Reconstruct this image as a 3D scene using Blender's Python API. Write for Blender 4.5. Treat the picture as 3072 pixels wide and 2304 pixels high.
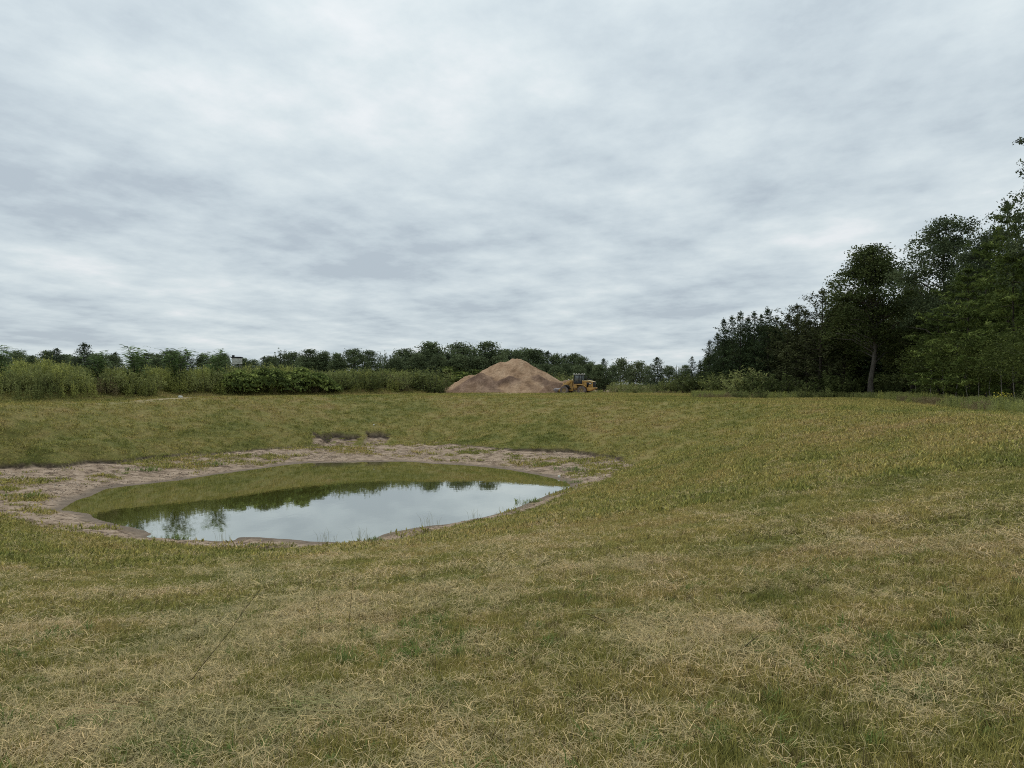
import bpy, math, random
import numpy as np
from mathutils import Vector, Matrix, Euler

sc = bpy.context.scene
for o in list(bpy.data.objects):
    bpy.data.objects.remove(o)
R = math.radians
rng = np.random.default_rng(7)
random.seed(7)

# ------------------------------------------------------------------ camera
EYE = 1.6
F = 2193.0                       # focal length in pixels of the 3072 px wide photograph
cam = bpy.data.cameras.new('camera')
cam.sensor_width = 36.0
cam.lens = 36.0 * F / 3072.0
cam.clip_start = 0.1
cam.clip_end = 6000
camo = bpy.data.objects.new('camera', cam)
sc.collection.objects.link(camo)
camo.location = (0, 0, EYE)
camo.rotation_euler = (R(90), 0, 0)
sc.camera = camo

# ------------------------------------------------------------------ sky
SUN_EL, SUN_AZ = R(52), R(-35)     # azimuth from +Y towards +X
w = bpy.data.worlds.new('World')
sc.world = w
w.use_nodes = True
nt = w.node_tree
nt.nodes.clear()


def N(nt, typ, **kw):
    n = nt.nodes.new(typ)
    ins = kw.pop('ins', {})
    for k, v in kw.items():
        setattr(n, k, v)
    for k, v in ins.items():
        if hasattr(v, 'is_linked') and hasattr(v, 'links'):
            nt.links.new(v, n.inputs[k])
        else:
            n.inputs[k].default_value = v
    return n


def math_n(nt, op, a, b=None, c=None, clamp=False):
    n = nt.nodes.new('ShaderNodeMath')
    n.operation = op
    n.use_clamp = clamp
    for i, v in enumerate((a, b, c)):
        if v is None:
            continue
        if hasattr(v, 'links'):
            nt.links.new(v, n.inputs[i])
        else:
            n.inputs[i].default_value = v
    return n.outputs[0]


def ramp(nt, fac, stops, interp='LINEAR'):
    n = nt.nodes.new('ShaderNodeValToRGB')
    n.color_ramp.interpolation = interp
    els = n.color_ramp.elements
    while len(els) < len(stops):
        els.new(0.5)
    for e, (p, c) in zip(els, stops):
        e.position = p
        e.color = c if len(c) == 4 else (*c, 1)
    nt.links.new(fac, n.inputs[0])
    return n.outputs[0]


def mixc(nt, fac, a, b, blend='MIX'):
    n = nt.nodes.new('ShaderNodeMix')
    n.data_type = 'RGBA'
    n.blend_type = blend
    n.clamp_factor = True
    for s, v in ((n.inputs[0], fac), (n.inputs[6], a), (n.inputs[7], b)):
        if hasattr(v, 'links'):
            nt.links.new(v, s)
        else:
            s.default_value = v if not isinstance(v, tuple) or len(v) == 4 else (*v, 1)
    return n.outputs[2]


def noise(nt, vec, scale, detail=4, rough=0.55, dist=0.0, dim='3D'):
    n = nt.nodes.new('ShaderNodeTexNoise')
    n.noise_dimensions = dim
    n.inputs['Scale'].default_value = scale
    n.inputs['Detail'].default_value = detail
    n.inputs['Roughness'].default_value = rough
    n.inputs['Distortion'].default_value = dist
    if vec is not None:
        nt.links.new(vec, n.inputs['Vector'])
    return n.outputs['Fac']


# an overcast deck of stratocumulus at a fixed height above the ground, over a clear-sky base
geo = N(nt, 'ShaderNodeNewGeometry')
tc = N(nt, 'ShaderNodeTexCoord')
sep = N(nt, 'ShaderNodeSeparateXYZ', ins={0: tc.outputs['Generated']})
zz = math_n(nt, 'MAXIMUM', sep.outputs[2], 0.0)
den = math_n(nt, 'ADD', zz, 0.10)
px = math_n(nt, 'DIVIDE', sep.outputs[0], den)
py = math_n(nt, 'DIVIDE', sep.outputs[1], den)
plane = N(nt, 'ShaderNodeCombineXYZ', ins={0: px, 1: py, 2: 0.0}).outputs[0]
stretch = N(nt, 'ShaderNodeMapping', ins={0: plane, 1: (3.1, 1.4, 0), 2: (0, 0, R(28)), 3: (1.0, 0.85, 1)}).outputs[0]
n_big = noise(nt, stretch, 0.7, 3, 0.45, 0.0, '2D')
n_mid = noise(nt, stretch, 1.7, 8, 0.6, 0.0, '2D')
n_fine = noise(nt, stretch, 5.5, 6, 0.6, 0.0, '2D')
s1 = math_n(nt, 'MULTIPLY', n_big, 0.38)
s2 = math_n(nt, 'MULTIPLY_ADD', n_mid, 0.46, s1)
s3 = math_n(nt, 'MULTIPLY_ADD', n_fine, 0.16, s2)
warp = N(nt, 'ShaderNodeVectorMath', operation='MULTIPLY_ADD', ins={0: N(nt, 'ShaderNodeTexNoise', noise_dimensions='2D', ins={'Vector': stretch, 'Scale': 2.2, 'Detail': 3.0}).outputs['Color'], 1: (0.55, 0.55, 0), 2: stretch}).outputs[0]
cell = N(nt, 'ShaderNodeTexVoronoi', feature='SMOOTH_F1', ins={'Vector': warp, 'Scale': 2.4, 'Smoothness': 0.7, 'Detail': 0.0}, voronoi_dimensions='2D').outputs['Distance']
s3 = math_n(nt, 'ADD', s3, math_n(nt, 'MULTIPLY', math_n(nt, 'SUBTRACT', 0.42, cell), 0.12))
K = 10.0
cloud = ramp(nt, s3, [(0.36, (0.42, 0.485, 0.54)), (0.44, (0.50, 0.572, 0.618)), (0.51, (0.56, 0.632, 0.67)),
                      (0.58, (0.62, 0.688, 0.715)), (0.685, (0.73, 0.765, 0.785))])
# an overcast deck is brighter overhead than towards the horizon
lift = math_n(nt, 'MULTIPLY_ADD', zz, 0.34 * K, 0.92 * K)
cloudk = N(nt, 'ShaderNodeVectorMath', operation='SCALE', ins={0: cloud, 3: lift}).outputs[0]
sky = N(nt, 'ShaderNodeTexSky', sky_type='NISHITA')
sky.sun_disc = False
sky.sun_elevation = SUN_EL
sky.sun_rotation = SUN_AZ
col = mixc(nt, 0.97, sky.outputs[0], cloudk)
bg = N(nt, 'ShaderNodeBackground', ins={0: col, 1: 0.1})
out = N(nt, 'ShaderNodeOutputWorld', ins={0: bg.outputs[0]})
w.cycles.sampling_method = 'MANUAL'
w.cycles.sample_map_resolution = 512

# ------------------------------------------------------------------ sun behind the cloud deck
sun = bpy.data.lights.new('sun', 'SUN')
sun.energy = 1.5
sun.angle = R(35)
sun.color = (1.0, 0.96, 0.9)
suno = bpy.data.objects.new('sun', sun)
sc.collection.objects.link(suno)
sd = Vector((math.sin(SUN_AZ) * math.cos(SUN_EL), math.cos(SUN_AZ) * math.cos(SUN_EL), math.sin(SUN_EL)))
suno.rotation_euler = sd.to_track_quat('Z', 'Y').to_euler()
suno.location = (0, 0, 60)

vs = sc.view_settings
vs.view_transform = 'Standard'
vs.look = 'None'
vs.exposure = 0.17
vs.gamma = 1.0
vs.use_curve_mapping = False
cy = sc.cycles
cy.max_bounces = 6
cy.diffuse_bounces = 3
cy.glossy_bounces = 3
cy.transmission_bounces = 4
cy.transparent_max_bounces = 6
cy.use_denoising = False
cy.sample_clamp_indirect = 4.0
sc.render.film_transparent = False
cy.use_adaptive_sampling = False
cy.pixel_filter_type = 'BLACKMAN_HARRIS'
cy.filter_width = 1.05

# ================================================================== helpers
col0 = sc.collection


def tag(o, label=None, cat=None, group=None, kind=None):
    if label: o['label'] = label
    if cat: o['category'] = cat
    if group: o['group'] = group
    if kind: o['kind'] = kind
    return o


def link(o, parent=None):
    col0.objects.link(o)
    if parent is not None:
        o.parent = parent
    return o


def empty(name, loc=(0, 0, 0), rz=0.0):
    o = bpy.data.objects.new(name, None)
    o.empty_display_size = 0.3
    o.location = loc
    o.rotation_euler = (0, 0, rz)
    return link(o)


def mesh_np(name, V, Q=None, T=None, mat=None, smooth=False, attrs=None):
    """V (n,3); Q (m,4) quads; T (k,3) triangles; attrs {name: float per vertex}"""
    me = bpy.data.meshes.new(name)
    V = np.asarray(V, np.float32)
    nq = 0 if Q is None else len(Q)
    ntr = 0 if T is None else len(T)
    me.vertices.add(len(V))
    me.vertices.foreach_set('co', V.ravel())
    loops = []
    if nq: loops.append(np.asarray(Q, np.int32).ravel())
    if ntr: loops.append(np.asarray(T, np.int32).ravel())
    L = np.concatenate(loops) if loops else np.zeros(0, np.int32)
    me.loops.add(len(L))
    me.loops.foreach_set('vertex_index', L)
    st = np.concatenate([np.arange(nq) * 4, nq * 4 + np.arange(ntr) * 3]).astype(np.int32)
    me.polygons.add(nq + ntr)
    me.polygons.foreach_set('loop_start', st)
    if smooth:
        me.polygons.foreach_set('use_smooth', np.ones(nq + ntr, bool))
    if attrs:
        for k, a in attrs.items():
            at = me.attributes.new(k, 'FLOAT', 'POINT')
            at.data.foreach_set('value', np.asarray(a, np.float32))
    me.update(calc_edges=True)
    if mat: me.materials.append(mat)
    return me


class MB:
    """collects verts / faces of one part"""
    def __init__(s):
        s.v, s.q, s.t, s.n = [], [], [], 0

    def add(s, V, Q=None, T=None):
        V = np.asarray(V, float).reshape(-1, 3)
        s.v.append(V)
        if Q is not None and len(Q): s.q.append(np.asarray(Q, int).reshape(-1, 4) + s.n)
        if T is not None and len(T): s.t.append(np.asarray(T, int).reshape(-1, 3) + s.n)
        s.n += len(V)
        return s

    def box(s, lo, hi):
        x0, y0, z0 = lo; x1, y1, z1 = hi
        V = [(x0, y0, z0), (x1, y0, z0), (x1, y1, z0), (x0, y1, z0), (x0, y0, z1), (x1, y0, z1), (x1, y1, z1), (x0, y1, z1)]
        return s.add(V, [(0, 3, 2, 1), (4, 5, 6, 7), (0, 1, 5, 4), (1, 2, 6, 5), (2, 3, 7, 6), (3, 0, 4, 7)])

    def prism(s, prof, y0, y1):
        """profile in local x,z extruded along y"""
        n = len(prof)
        V = [(x, y0, z) for x, z in prof] + [(x, y1, z) for x, z in prof]
        Q = [(i, (i + 1) % n, n + (i + 1) % n, n + i) for i in range(n)]
        c0 = np.mean(prof, axis=0)
        V += [(c0[0], y0, c0[1]), (c0[0], y1, c0[1])]
        T = [(2 * n, (i + 1) % n, i) for i in range(n)] + [(2 * n + 1, n + i, n + (i + 1) % n) for i in range(n)]
        return s.add(V, Q, T)

    def tube(s, pts, radii, sides=6, cap=True):
        pts = np.asarray(pts, float); n = len(pts)
        radii = np.broadcast_to(np.asarray(radii, float), (n,))
        V = []
        for i in range(n):
            d = pts[min(i + 1, n - 1)] - pts[max(i - 1, 0)]
            d = d / (np.linalg.norm(d) + 1e-9)
            a = np.cross(d, (0.3, 0.9, 0.2)) if abs(d[1]) < 0.8 else np.cross(d, (1, 0, 0.1))
            a /= np.linalg.norm(a)
            b = np.cross(d, a)
            th = np.arange(sides) * 2 * math.pi / sides
            V.append(pts[i] + radii[i] * (np.cos(th)[:, None] * a + np.sin(th)[:, None] * b))
        V = np.concatenate(V)
        Q = []
        for i in range(n - 1):
            for k in range(sides):
                Q.append((i * sides + k, i * sides + (k + 1) % sides, (i + 1) * sides + (k + 1) % sides, (i + 1) * sides + k))
        T = []
        if cap:
            V = np.vstack([V, pts[0], pts[-1]])
            for k in range(sides):
                T.append((n * sides, (k + 1) % sides, k))
                T.append((n * sides + 1, (n - 1) * sides + k, (n - 1) * sides + (k + 1) % sides))
        return s.add(V, Q, T)

    def lathe_y(s, prof, c, seg=24):
        """profile (radius, y) turned about an axis along y through c"""
        n = len(prof)
        V = []
        for k in range(seg):
            a = 2 * math.pi * k / seg
            for r, y in prof:
                V.append((c[0] + r * math.cos(a), c[1] + y, c[2] + r * math.sin(a)))
        Q = []
        for k in range(seg):
            k2 = (k + 1) % seg
            for i in range(n - 1):
                Q.append((k * n + i, k * n + i + 1, k2 * n + i + 1, k2 * n + i))
        return s.add(V, Q)

    def mesh(s, name, mat, smooth=False):
        V = np.concatenate(s.v)
        Q = np.concatenate(s.q) if s.q else None
        T = np.concatenate(s.t) if s.t else None
        return mesh_np(name, V, Q, T, mat, smooth)

    def build(s, name, mat, parent=None, smooth=False, bevel=0.0):
        o = bpy.data.objects.new(name, s.mesh(name, mat, smooth))
        link(o, parent)
        if bevel:
            m = o.modifiers.new('bevel', 'BEVEL'); m.width = bevel; m.segments = 2; m.limit_method = 'ANGLE'; m.angle_limit = R(40)
        return o


# ---- value noise for heights
def _h(ix, iy, seed):
    n = (ix.astype(np.int64) * 374761393 + iy.astype(np.int64) * 668265263 + seed * 974634777) & 0x7fffffff
    n = ((n ^ (n >> 13)) * 1274126177) & 0x7fffffff
    return ((n ^ (n >> 16)) & 0xffff) / 65535.0


def vnoise(x, y, seed=0):
    ix, iy = np.floor(x), np.floor(y)
    fx, fy = x - ix, y - iy
    fx = fx * fx * (3 - 2 * fx); fy = fy * fy * (3 - 2 * fy)
    a = _h(ix, iy, seed); b = _h(ix + 1, iy, seed); c = _h(ix, iy + 1, seed); d = _h(ix + 1, iy + 1, seed)
    return (a * (1 - fx) + b * fx) * (1 - fy) + (c * (1 - fx) + d * fx) * fy


def fbm(x, y, octv=4, seed=0, gain=0.5):
    x = np.asarray(x, float); y = np.asarray(y, float)
    t = 0; a = 1; s = 0
    for i in range(octv):
        t = t + a * (vnoise(x, y, seed + i * 17) - 0.5); s += a
        x = x * 2.03 + 5.3; y = y * 2.03 + 1.7; a *= gain
    return t / s * 2          # about -1..1


def sstep(a, b, x):
    t = np.clip((x - a) / (b - a), 0, 1)
    return t * t * (3 - 2 * t)


# ================================================================== the lie of the land
ZW = -4.7                       # water level


def gp(u, v, z):
    """pixel of the 3072 px photograph -> point on the level plane z"""
    Y = (EYE - z) * F / (v - 1152.0)
    return ((u - 1536) / F * Y, Y)


def at_(u, Y):
    return (u - 1536) / F * Y


def crom(P, n=5):
    P = np.asarray(P, float); m = len(P); out = []
    for i in range(m):
        p0, p1, p2, p3 = P[i - 1], P[i], P[(i + 1) % m], P[(i + 2) % m]
        for k in range(n):
            t = k / n
            out.append(0.5 * ((2 * p1) + (-p0 + p2) * t + (2 * p0 - 5 * p1 + 4 * p2 - p3) * t * t + (-p0 + 3 * p1 - 3 * p2 + p3) * t ** 3))
    return np.array(out)


W_px = [(181, 1529), (217, 1502), (271, 1486), (316, 1466), (407, 1455), (542, 1439), (633, 1425), (768, 1407), (900, 1390),
        (1020, 1387), (1140, 1385), (1235, 1385), (1307, 1391), (1403, 1396), (1499, 1405), (1590, 1420), (1667, 1436),
        (1714, 1451), (1712, 1465), (1676, 1475), (1628, 1494), (1571, 1518), (1499, 1542), (1427, 1559), (1331, 1575),
        (1235, 1587), (1168, 1602), (1130, 1616), (1068, 1629), (996, 1629), (948, 1627), (900, 1622), (859, 1620), (768, 1613),
        (723, 1613), (696, 1624), (588, 1623), (497, 1617), (436, 1612), (441, 1602), (398, 1586), (339, 1574), (294, 1561),
        (262, 1545), (203, 1534)]
WL = np.array([gp(u, v, ZW) for u, v in W_px])
WP = crom(WL, 3)

# outer edge of the bare shore: (u, v, height above water, height of the little turf scarp)
B_px = [(-420, 1470, .5, .2), (-250, 1430, .5, .25), (0, 1414, .5, .28), (72, 1407, .5, .28), (158, 1409, .5, .28), (253, 1396, .5, .25),
        (353, 1394, .48, .22), (452, 1380, .48, .25), (520, 1376, .48, .25), (588, 1367, .48, .22), (610, 1373, .45, .18), (701, 1360, .45, .15),
        (836, 1351, .45, .15), (949, 1343, .45, .12), (1060, 1340, .5, .03), (1187, 1338, .5, .06), (1264, 1331, .5, .15), (1355, 1336, .5, .15),
        (1451, 1348, .5, .15), (1523, 1355, .5, .22), (1619, 1360, .5, .32), (1686, 1360, .5, .34), (1753, 1369, .48, .36),
        (1810, 1379, .46, .34), (1849, 1378, .45, .26), (1882, 1391, .42, .15), (1900, 1401, .4, .05), (1858, 1420, .34, .02),
        (1810, 1444, .28, .02), (1724, 1477, .2, .02), (1643, 1510, .17, .02), (1571, 1540, .15, .02), (1499, 1558, .14, .02),
        (1403, 1574, .13, .02), (1307, 1595, .12, .02), (1187, 1625, .10, .02), (1115, 1636, .10, .02), (1000, 1640, .1, .02), (927, 1650, .12, .02),
        (814, 1655, .14, .02), (723, 1652, .14, .02), (588, 1646, .12, .02), (497, 1632, .12, .02), (384, 1624, .16, .03),
        (249, 1603, .2, .03), (136, 1590, .22, .03), (45, 1563, .24, .03), (-120, 1545, .28, .04), (-330, 1520, .4, .08)]
BL = np.array([gp(u, v, ZW + h) for u, v, h, s in B_px])
BP = crom(BL, 3)
B_h = np.array([b[2] for b in B_px]); B_s = np.array([b[3] for b in B_px])

RIM = np.array([(-35.6, 62.5), (-29, 72), (-23, 80.5), (-13.3, 85.5), (-3.9, 83.5), (5, 79.5), (14.5, 72), (21, 61),
                (22.5, 46), (21, 33), (16.5, 20), (9.5, 7), (1, -1.5), (-10, -3), (-22, 1), (-34, 12), (-41, 28), (-39.5, 46)])
RP = crom(RIM, 5)


def sdist(P, x, y):
    """signed distance to a closed polygon, positive outside"""
    n = len(x)
    d = np.full(n, 1e9); inside = np.zeros(n, bool)
    A = P; Bp = np.roll(P, -1, axis=0)
    for (ax, ay), (bx, by) in zip(A, Bp):
        ex, ey = bx - ax, by - ay
        L = ex * ex + ey * ey + 1e-12
        t = np.clip(((x - ax) * ex + (y - ay) * ey) / L, 0, 1)
        dd = (x - ax - t * ex) ** 2 + (y - ay - t * ey) ** 2
        d = np.minimum(d, dd)
        c = ((ay > y) != (by > y)) & (x < (bx - ax) * (y - ay) / (by - ay + 1e-12) + ax)
        inside ^= c
    d = np.sqrt(d)
    return np.where(inside, -d, d)


def path_dist(P, x, y):
    d = np.full(len(x), 1e9)
    for (ax, ay), (bx, by) in zip(P[:-1], P[1:]):
        ex, ey = bx - ax, by - ay
        L = ex * ex + ey * ey + 1e-12
        t = np.clip(((x - ax) * ex + (y - ay) * ey) / L, 0, 1)
        d = np.minimum(d, (x - ax - t * ex) ** 2 + (y - ay - t * ey) ** 2)
    return np.sqrt(d)


# sandy track along the brush; edge of the brush; edge of the wood
TRACK = [(-48, 44), (-42, 53), (-37.4, 61.5), (-34.2, 67), (-31.7, 74), (-27.7, 79.5), (-22, 86), (-10, 100), (4, 112), (14, 116)]
WOODP = np.array([(at_(u, Y), Y) for u, Y in [(2000, 124), (2060, 119), (2175, 105), (2205, 85), (2330, 84), (2480, 87), (2620, 89), (2750, 79), (2860, 66), (2960, 56.5), (3072, 48.5), (3250, 41)]] + [(90, 30), (160, 60), (160, 200), (30, 200), (20, 140)])
GULLY = []          # filled below: (head polyline, foot point)


def inv_w(x, y, P, val):
    num = 0; den = 0
    for (ax, ay), vv in zip(P, val):
        wgt = 1.0 / ((x - ax) ** 2 + (y - ay) ** 2 + 0.4) ** 1.5
        num = num + wgt * vv; den = den + wgt
    return num / den


def land(x, y, full=False):
    x = np.asarray(x, float).ravel(); y = np.asarray(y, float).ravel()
    n = len(x)
    z = np.zeros(n)
    dirt = np.zeros(n); wet = np.zeros(n); track = np.zeros(n); scarp = np.zeros(n)
    r2 = np.hypot(x, y)
    # --- open ground outside the basin
    und = 0.10 * fbm(x * 0.07, y * 0.07, 3, 3) + 0.03 * fbm(x * 0.5, y * 0.5, 2, 4)
    z0 = und * np.clip(r2 / 12, 0.2, 1)
    crest = np.exp(-((y - 110) / 6.0) ** 2) * sstep(-30, -12, x)
    z0 = z0 + 0.22 * crest
    yard = sstep(112, 118, y) * sstep(-26, -18, x) * (1 - sstep(40, 52, x))
    z0 = z0 * (1 - yard) - 0.17 * yard
    z0 = z0 + 0.28 * sstep(62, 76, y) * (1 - sstep(-12, -2, x)) * (1 - sstep(100, 112, y))
    # berm under the brush on the left
    bx = np.array([p[0] for p in TRACK]); by = np.array([p[1] for p in TRACK])
    dtr = path_dist(TRACK, x, y)
    left = ((x < np.interp(y, by, bx)) & (y < 101)) | ((y >= 101) & (y > np.interp(x, bx[6:], by[6:])) & (x < -12)) | ((y >= 101) & (x < -25))
    z0 = z0 + np.where(left, 1.5 * (1 - sstep(-14, -8, x)) * sstep(1.2, 7, dtr) * (0.8 + 0.35 * fbm(x * 0.09, y * 0.09, 2, 9)), 0)
    z[:] = z0
    jit = 0.30 * fbm(x * 0.9, y * 0.9, 4, 21) + 0.55 * fbm(x * 0.33, y * 0.33, 2, 23) + 0.10 * fbm(x * 4, y * 4, 2, 22)
    dr = sdist(RP, x, y)
    idx = np.where(dr < 0)[0]
    if len(idx):
        xi, yi, ji = x[idx], y[idx], jit[idx]
        drr = -dr[idx]
        db = sdist(BP, xi, yi) + ji * np.clip(inv_w(xi, yi, BL, B_s) / 0.15, 0.45, 1.6)
        dw = sdist(WP, xi, yi) + 0.14 * fbm(xi * 1.1, yi * 1.1, 3, 31)
        hb = inv_w(xi, yi, BL, B_h); sb = inv_w(xi, yi, BL, B_s)
        # bank
        e = 1.06 + 0.16 * sstep(35, 55, yi)
        s = np.clip(db / (db + drr + 1e-6), 0, 1)
        g = 1 - (1 - s) ** e
        zb0 = ZW + hb + sb
        zbank = zb0 + (z0[idx] - zb0) * g + 0.05 * fbm(xi * 0.35, yi * 0.35, 3, 41) * np.clip(db, 0, 1)
        # shore
        u = np.clip(dw / (dw + np.maximum(-db, 0) + 1e-6), 0, 1)
        rough = np.clip(dw * 1.2, 0, 1)
        ledge = 0.16 * np.floor(u * 4 + 0.7 * fbm(xi * 0.5, yi * 0.5, 3, 53)) / 4
        zs = ZW + 0.015 + hb * u * 0.92 + ledge * rough + (0.11 * fbm(xi * 0.7, yi * 0.7, 4, 51) + 0.06 * fbm(xi * 2.4, yi * 2.4, 3, 52)) * rough
        zu = ZW + 0.015 + np.maximum(dw, -8) * 0.13
        lip = sstep(-0.06, 0.10, db)
        zl = np.where(dw > 0, zs, zu)
        zz_ = zl * (1 - lip) + zbank * lip
        z[idx] = np.where(db > 0.10, zbank, zz_)
        dirt[idx] = 1 - sstep(-0.05, 0.14, db + 0.10 * fbm(xi * 5, yi * 5, 2, 61))
        wet[idx] = 1 - sstep(0.05, 0.95, dw + 0.45 * fbm(xi * 0.8, yi * 0.8, 3, 62))
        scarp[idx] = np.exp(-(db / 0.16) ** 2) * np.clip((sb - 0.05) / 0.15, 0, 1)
        # slumped gullies in the far bank
        for (hx, hy, wx, L, dep) in GULLY:
            lx = xi - hx + 0.35 * fbm(xi * 0.9, yi * 0.9, 3, 71)
            ly = hy - yi + 0.60 * fbm(xi * 1.0, yi * 0.6, 3, 72) - 0.12 * np.abs(lx) + 0.15 * fbm(xi * 4, yi * 4, 2, 74)
            inside = sstep(0, 0.10, ly) * (1 - sstep(wx * 0.85, wx * 1.1, np.abs(lx) + 0.15 * ly))
            fall = np.clip(1 - ly / L, 0, 1)
            cut = dep * inside * fall + 0.10 * inside * fbm(xi * 2.5, yi * 2.5, 3, 75)
            z[idx] -= cut * np.where(db > 0, 1, 0)
            dirt[idx] = np.maximum(dirt[idx], inside * (ly < L * 1.25) * (fbm(xi * 1.6, yi * 1.6, 3, 73) > -0.6 + 0.1 * ly))
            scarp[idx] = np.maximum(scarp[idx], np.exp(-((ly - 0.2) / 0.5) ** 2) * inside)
    tn = dtr + 0.5 * fbm(x * 0.4, y * 0.4, 3, 81)
    track = (1 - sstep(0.8, 1.9, tn)) * np.clip(0.62 + 0.7 * fbm(x * 0.25, y * 0.25, 3, 82), 0, 1)
    if full:
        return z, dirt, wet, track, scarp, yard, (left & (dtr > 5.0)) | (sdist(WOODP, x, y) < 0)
    return z


def gz(x, y):
    return float(land(np.array([x]), np.array([y]))[0])


def hit(u, v):
    """point where the pixel's ray meets the ground"""
    Ys = np.concatenate([np.arange(2, 90, 0.12), np.arange(90, 260, 0.5)])
    X = (u - 1536) / F * Ys; Z = EYE - (v - 1152) / F * Ys
    g = land(X, Ys)
    k = np.where(g >= Z)[0]
    i = k[0] if len(k) else len(Ys) - 1
    return float(X[i]), float(Ys[i]), float(g[i])


def at(u, Y):
    return (u - 1536) / F * Y


_g1 = hit(1027, 1299); _g2 = hit(1138, 1294); _g0 = hit(985, 1302)
GULLY.append((_g1[0] + 0.05, _g1[1], 1.75, 4.6, 0.5))
GULLY.append((_g2[0], _g2[1], 1.35, 5.0, 0.55))
GULLY.append((_g0[0] - 0.4, _g0[1], 0.9, 2.4, 0.25))


# ================================================================== materials
def new_mat(name):
    m = bpy.data.materials.new(name)
    m.use_nodes = True
    m.node_tree.nodes.clear()
    return m, m.node_tree


def finish(m, nt, color, rough=0.8, spec=0.2, normal=None, trans=0.0, metallic=0.0):
    p = nt.nodes.new('ShaderNodeBsdfPrincipled')
    if hasattr(color, 'links'): nt.links.new(color, p.inputs['Base Color'])
    else: p.inputs['Base Color'].default_value = (*color, 1)
    if hasattr(rough, 'links'): nt.links.new(rough, p.inputs['Roughness'])
    else: p.inputs['Roughness'].default_value = rough
    p.inputs['Specular IOR Level'].default_value = spec
    p.inputs['Metallic'].default_value = metallic
    if normal is not None: nt.links.new(normal, p.inputs['Normal'])
    sh = p.outputs[0]
    if trans > 0:
        t = nt.nodes.new('ShaderNodeBsdfTranslucent')
        if hasattr(color, 'links'): nt.links.new(color, t.inputs[0])
        else: t.inputs[0].default_value = (*color, 1)
        mx = nt.nodes.new('ShaderNodeMixShader')
        mx.inputs[0].default_value = trans
        nt.links.new(sh, mx.inputs[1]); nt.links.new(t.outputs[0], mx.inputs[2])
        sh = mx.outputs[0]
    o = nt.nodes.new('ShaderNodeOutputMaterial')
    nt.links.new(sh, o.inputs[0])
    return m


def bump(nt, h, strength=0.5, dist=0.05):
    b = nt.nodes.new('ShaderNodeBump')
    b.inputs['Strength'].default_value = strength
    b.inputs['Distance'].default_value = dist
    nt.links.new(h, b.inputs['Height'])
    return b.outputs[0]


def field_color(nt, kind):
    """colour of the mown field by place: straw, olive and green patches (shared by turf and blades)"""
    g = N(nt, 'ShaderNodeNewGeometry')
    P = g.outputs['Position']
    a = noise(nt, P, 0.085, 3, 0.5, 0.4)
    b = noise(nt, P, 0.55, 4, 0.6, 0.5)
    c = noise(nt, P, 3.2, 3, 0.6)
    s = math_n(nt, 'MULTIPLY_ADD', b, 0.42, math_n(nt, 'MULTIPLY', a, 0.43))
    s = math_n(nt, 'MULTIPLY_ADD', c, 0.15, s)
    # mowing rounds follow the bowl
    sp = N(nt, 'ShaderNodeSeparateXYZ', ins={0: P})
    dx = math_n(nt, 'ADD', sp.outputs[0], 8.0); dy = math_n(nt, 'MULTIPLY', math_n(nt, 'SUBTRACT', sp.outputs[1], 44.0), 0.72)
    rr = math_n(nt, 'SQRT', math_n(nt, 'ADD', math_n(nt, 'MULTIPLY', dx, dx), math_n(nt, 'MULTIPLY', dy, dy)))
    ww = math_n(nt, 'SINE', math_n(nt, 'MULTIPLY_ADD', b, 3.0, math_n(nt, 'MULTIPLY', rr, 2.6)))
    s = math_n(nt, 'MULTIPLY_ADD', ww, 0.022, s)
    if kind == 'turf':
        st = [(0.36, (0.152, 0.168, 0.046)), (0.45, (0.228, 0.222, 0.068)), (0.53, (0.288, 0.254, 0.088)), (0.63, (0.318, 0.25, 0.108))]
    elif kind == 'green':
        st = [(0.36, (0.155, 0.165, 0.047)), (0.45, (0.235, 0.222, 0.070)), (0.53, (0.305, 0.260, 0.092)), (0.63, (0.345, 0.262, 0.116))]
    else:
        st = [(0.36, (0.32, 0.285, 0.145)), (0.45, (0.41, 0.34, 0.18)), (0.53, (0.46, 0.365, 0.205)), (0.63, (0.48, 0.355, 0.215))]
    return ramp(nt, s, st), P


# ground
m_ground, nt = new_mat('ground')
fc, P = field_color(nt, 'turf')
att = lambda nm: N(nt, 'ShaderNodeAttribute', attribute_name=nm).outputs['Fac']
n1 = noise(nt, P, 9, 5, 0.65)
n2 = noise(nt, P, 45, 4, 0.65)
n0 = noise(nt, P, 1.6, 4, 0.6)
mott = math_n(nt, 'MULTIPLY_ADD', n1, 0.6, math_n(nt, 'MULTIPLY', n2, 0.4))
fc2 = mixc(nt, 1.0, fc, ramp(nt, mott, [(0.36, (0.34, 0.33, 0.31)), (0.5, (0.66, 0.64, 0.62)), (0.64, (1.05, 1.0, 0.95))]), 'MULTIPLY')
# bare shore soil
soil = ramp(nt, math_n(nt, 'MULTIPLY_ADD', n0, 0.55, math_n(nt, 'MULTIPLY', n1, 0.45)),
            [(0.38, (0.160, 0.115, 0.078)), (0.48, (0.285, 0.212, 0.150)), (0.60, (0.385, 0.298, 0.22))])
crk = math_n(nt, 'ABSOLUTE', math_n(nt, 'SUBTRACT', noise(nt, N(nt, 'ShaderNodeMapping', ins={0: P, 3: (0.55, 1.3, 1)}).outputs[0], 0.9, 5, 0.6), 0.5))
soil = mixc(nt, 1.0, soil, ramp(nt, crk, [(0.0, (0.34, 0.32, 0.30)), (0.012, (0.5, 0.48, 0.46)), (0.03, (1, 1, 1))]), 'MULTIPLY')
vor = N(nt, 'ShaderNodeTexVoronoi', ins={'Vector': P, 'Scale': 7.0})
peb = ramp(nt, vor.outputs['Distance'], [(0.10, (1, 1, 1)), (0.2, (0, 0, 0))])
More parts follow.
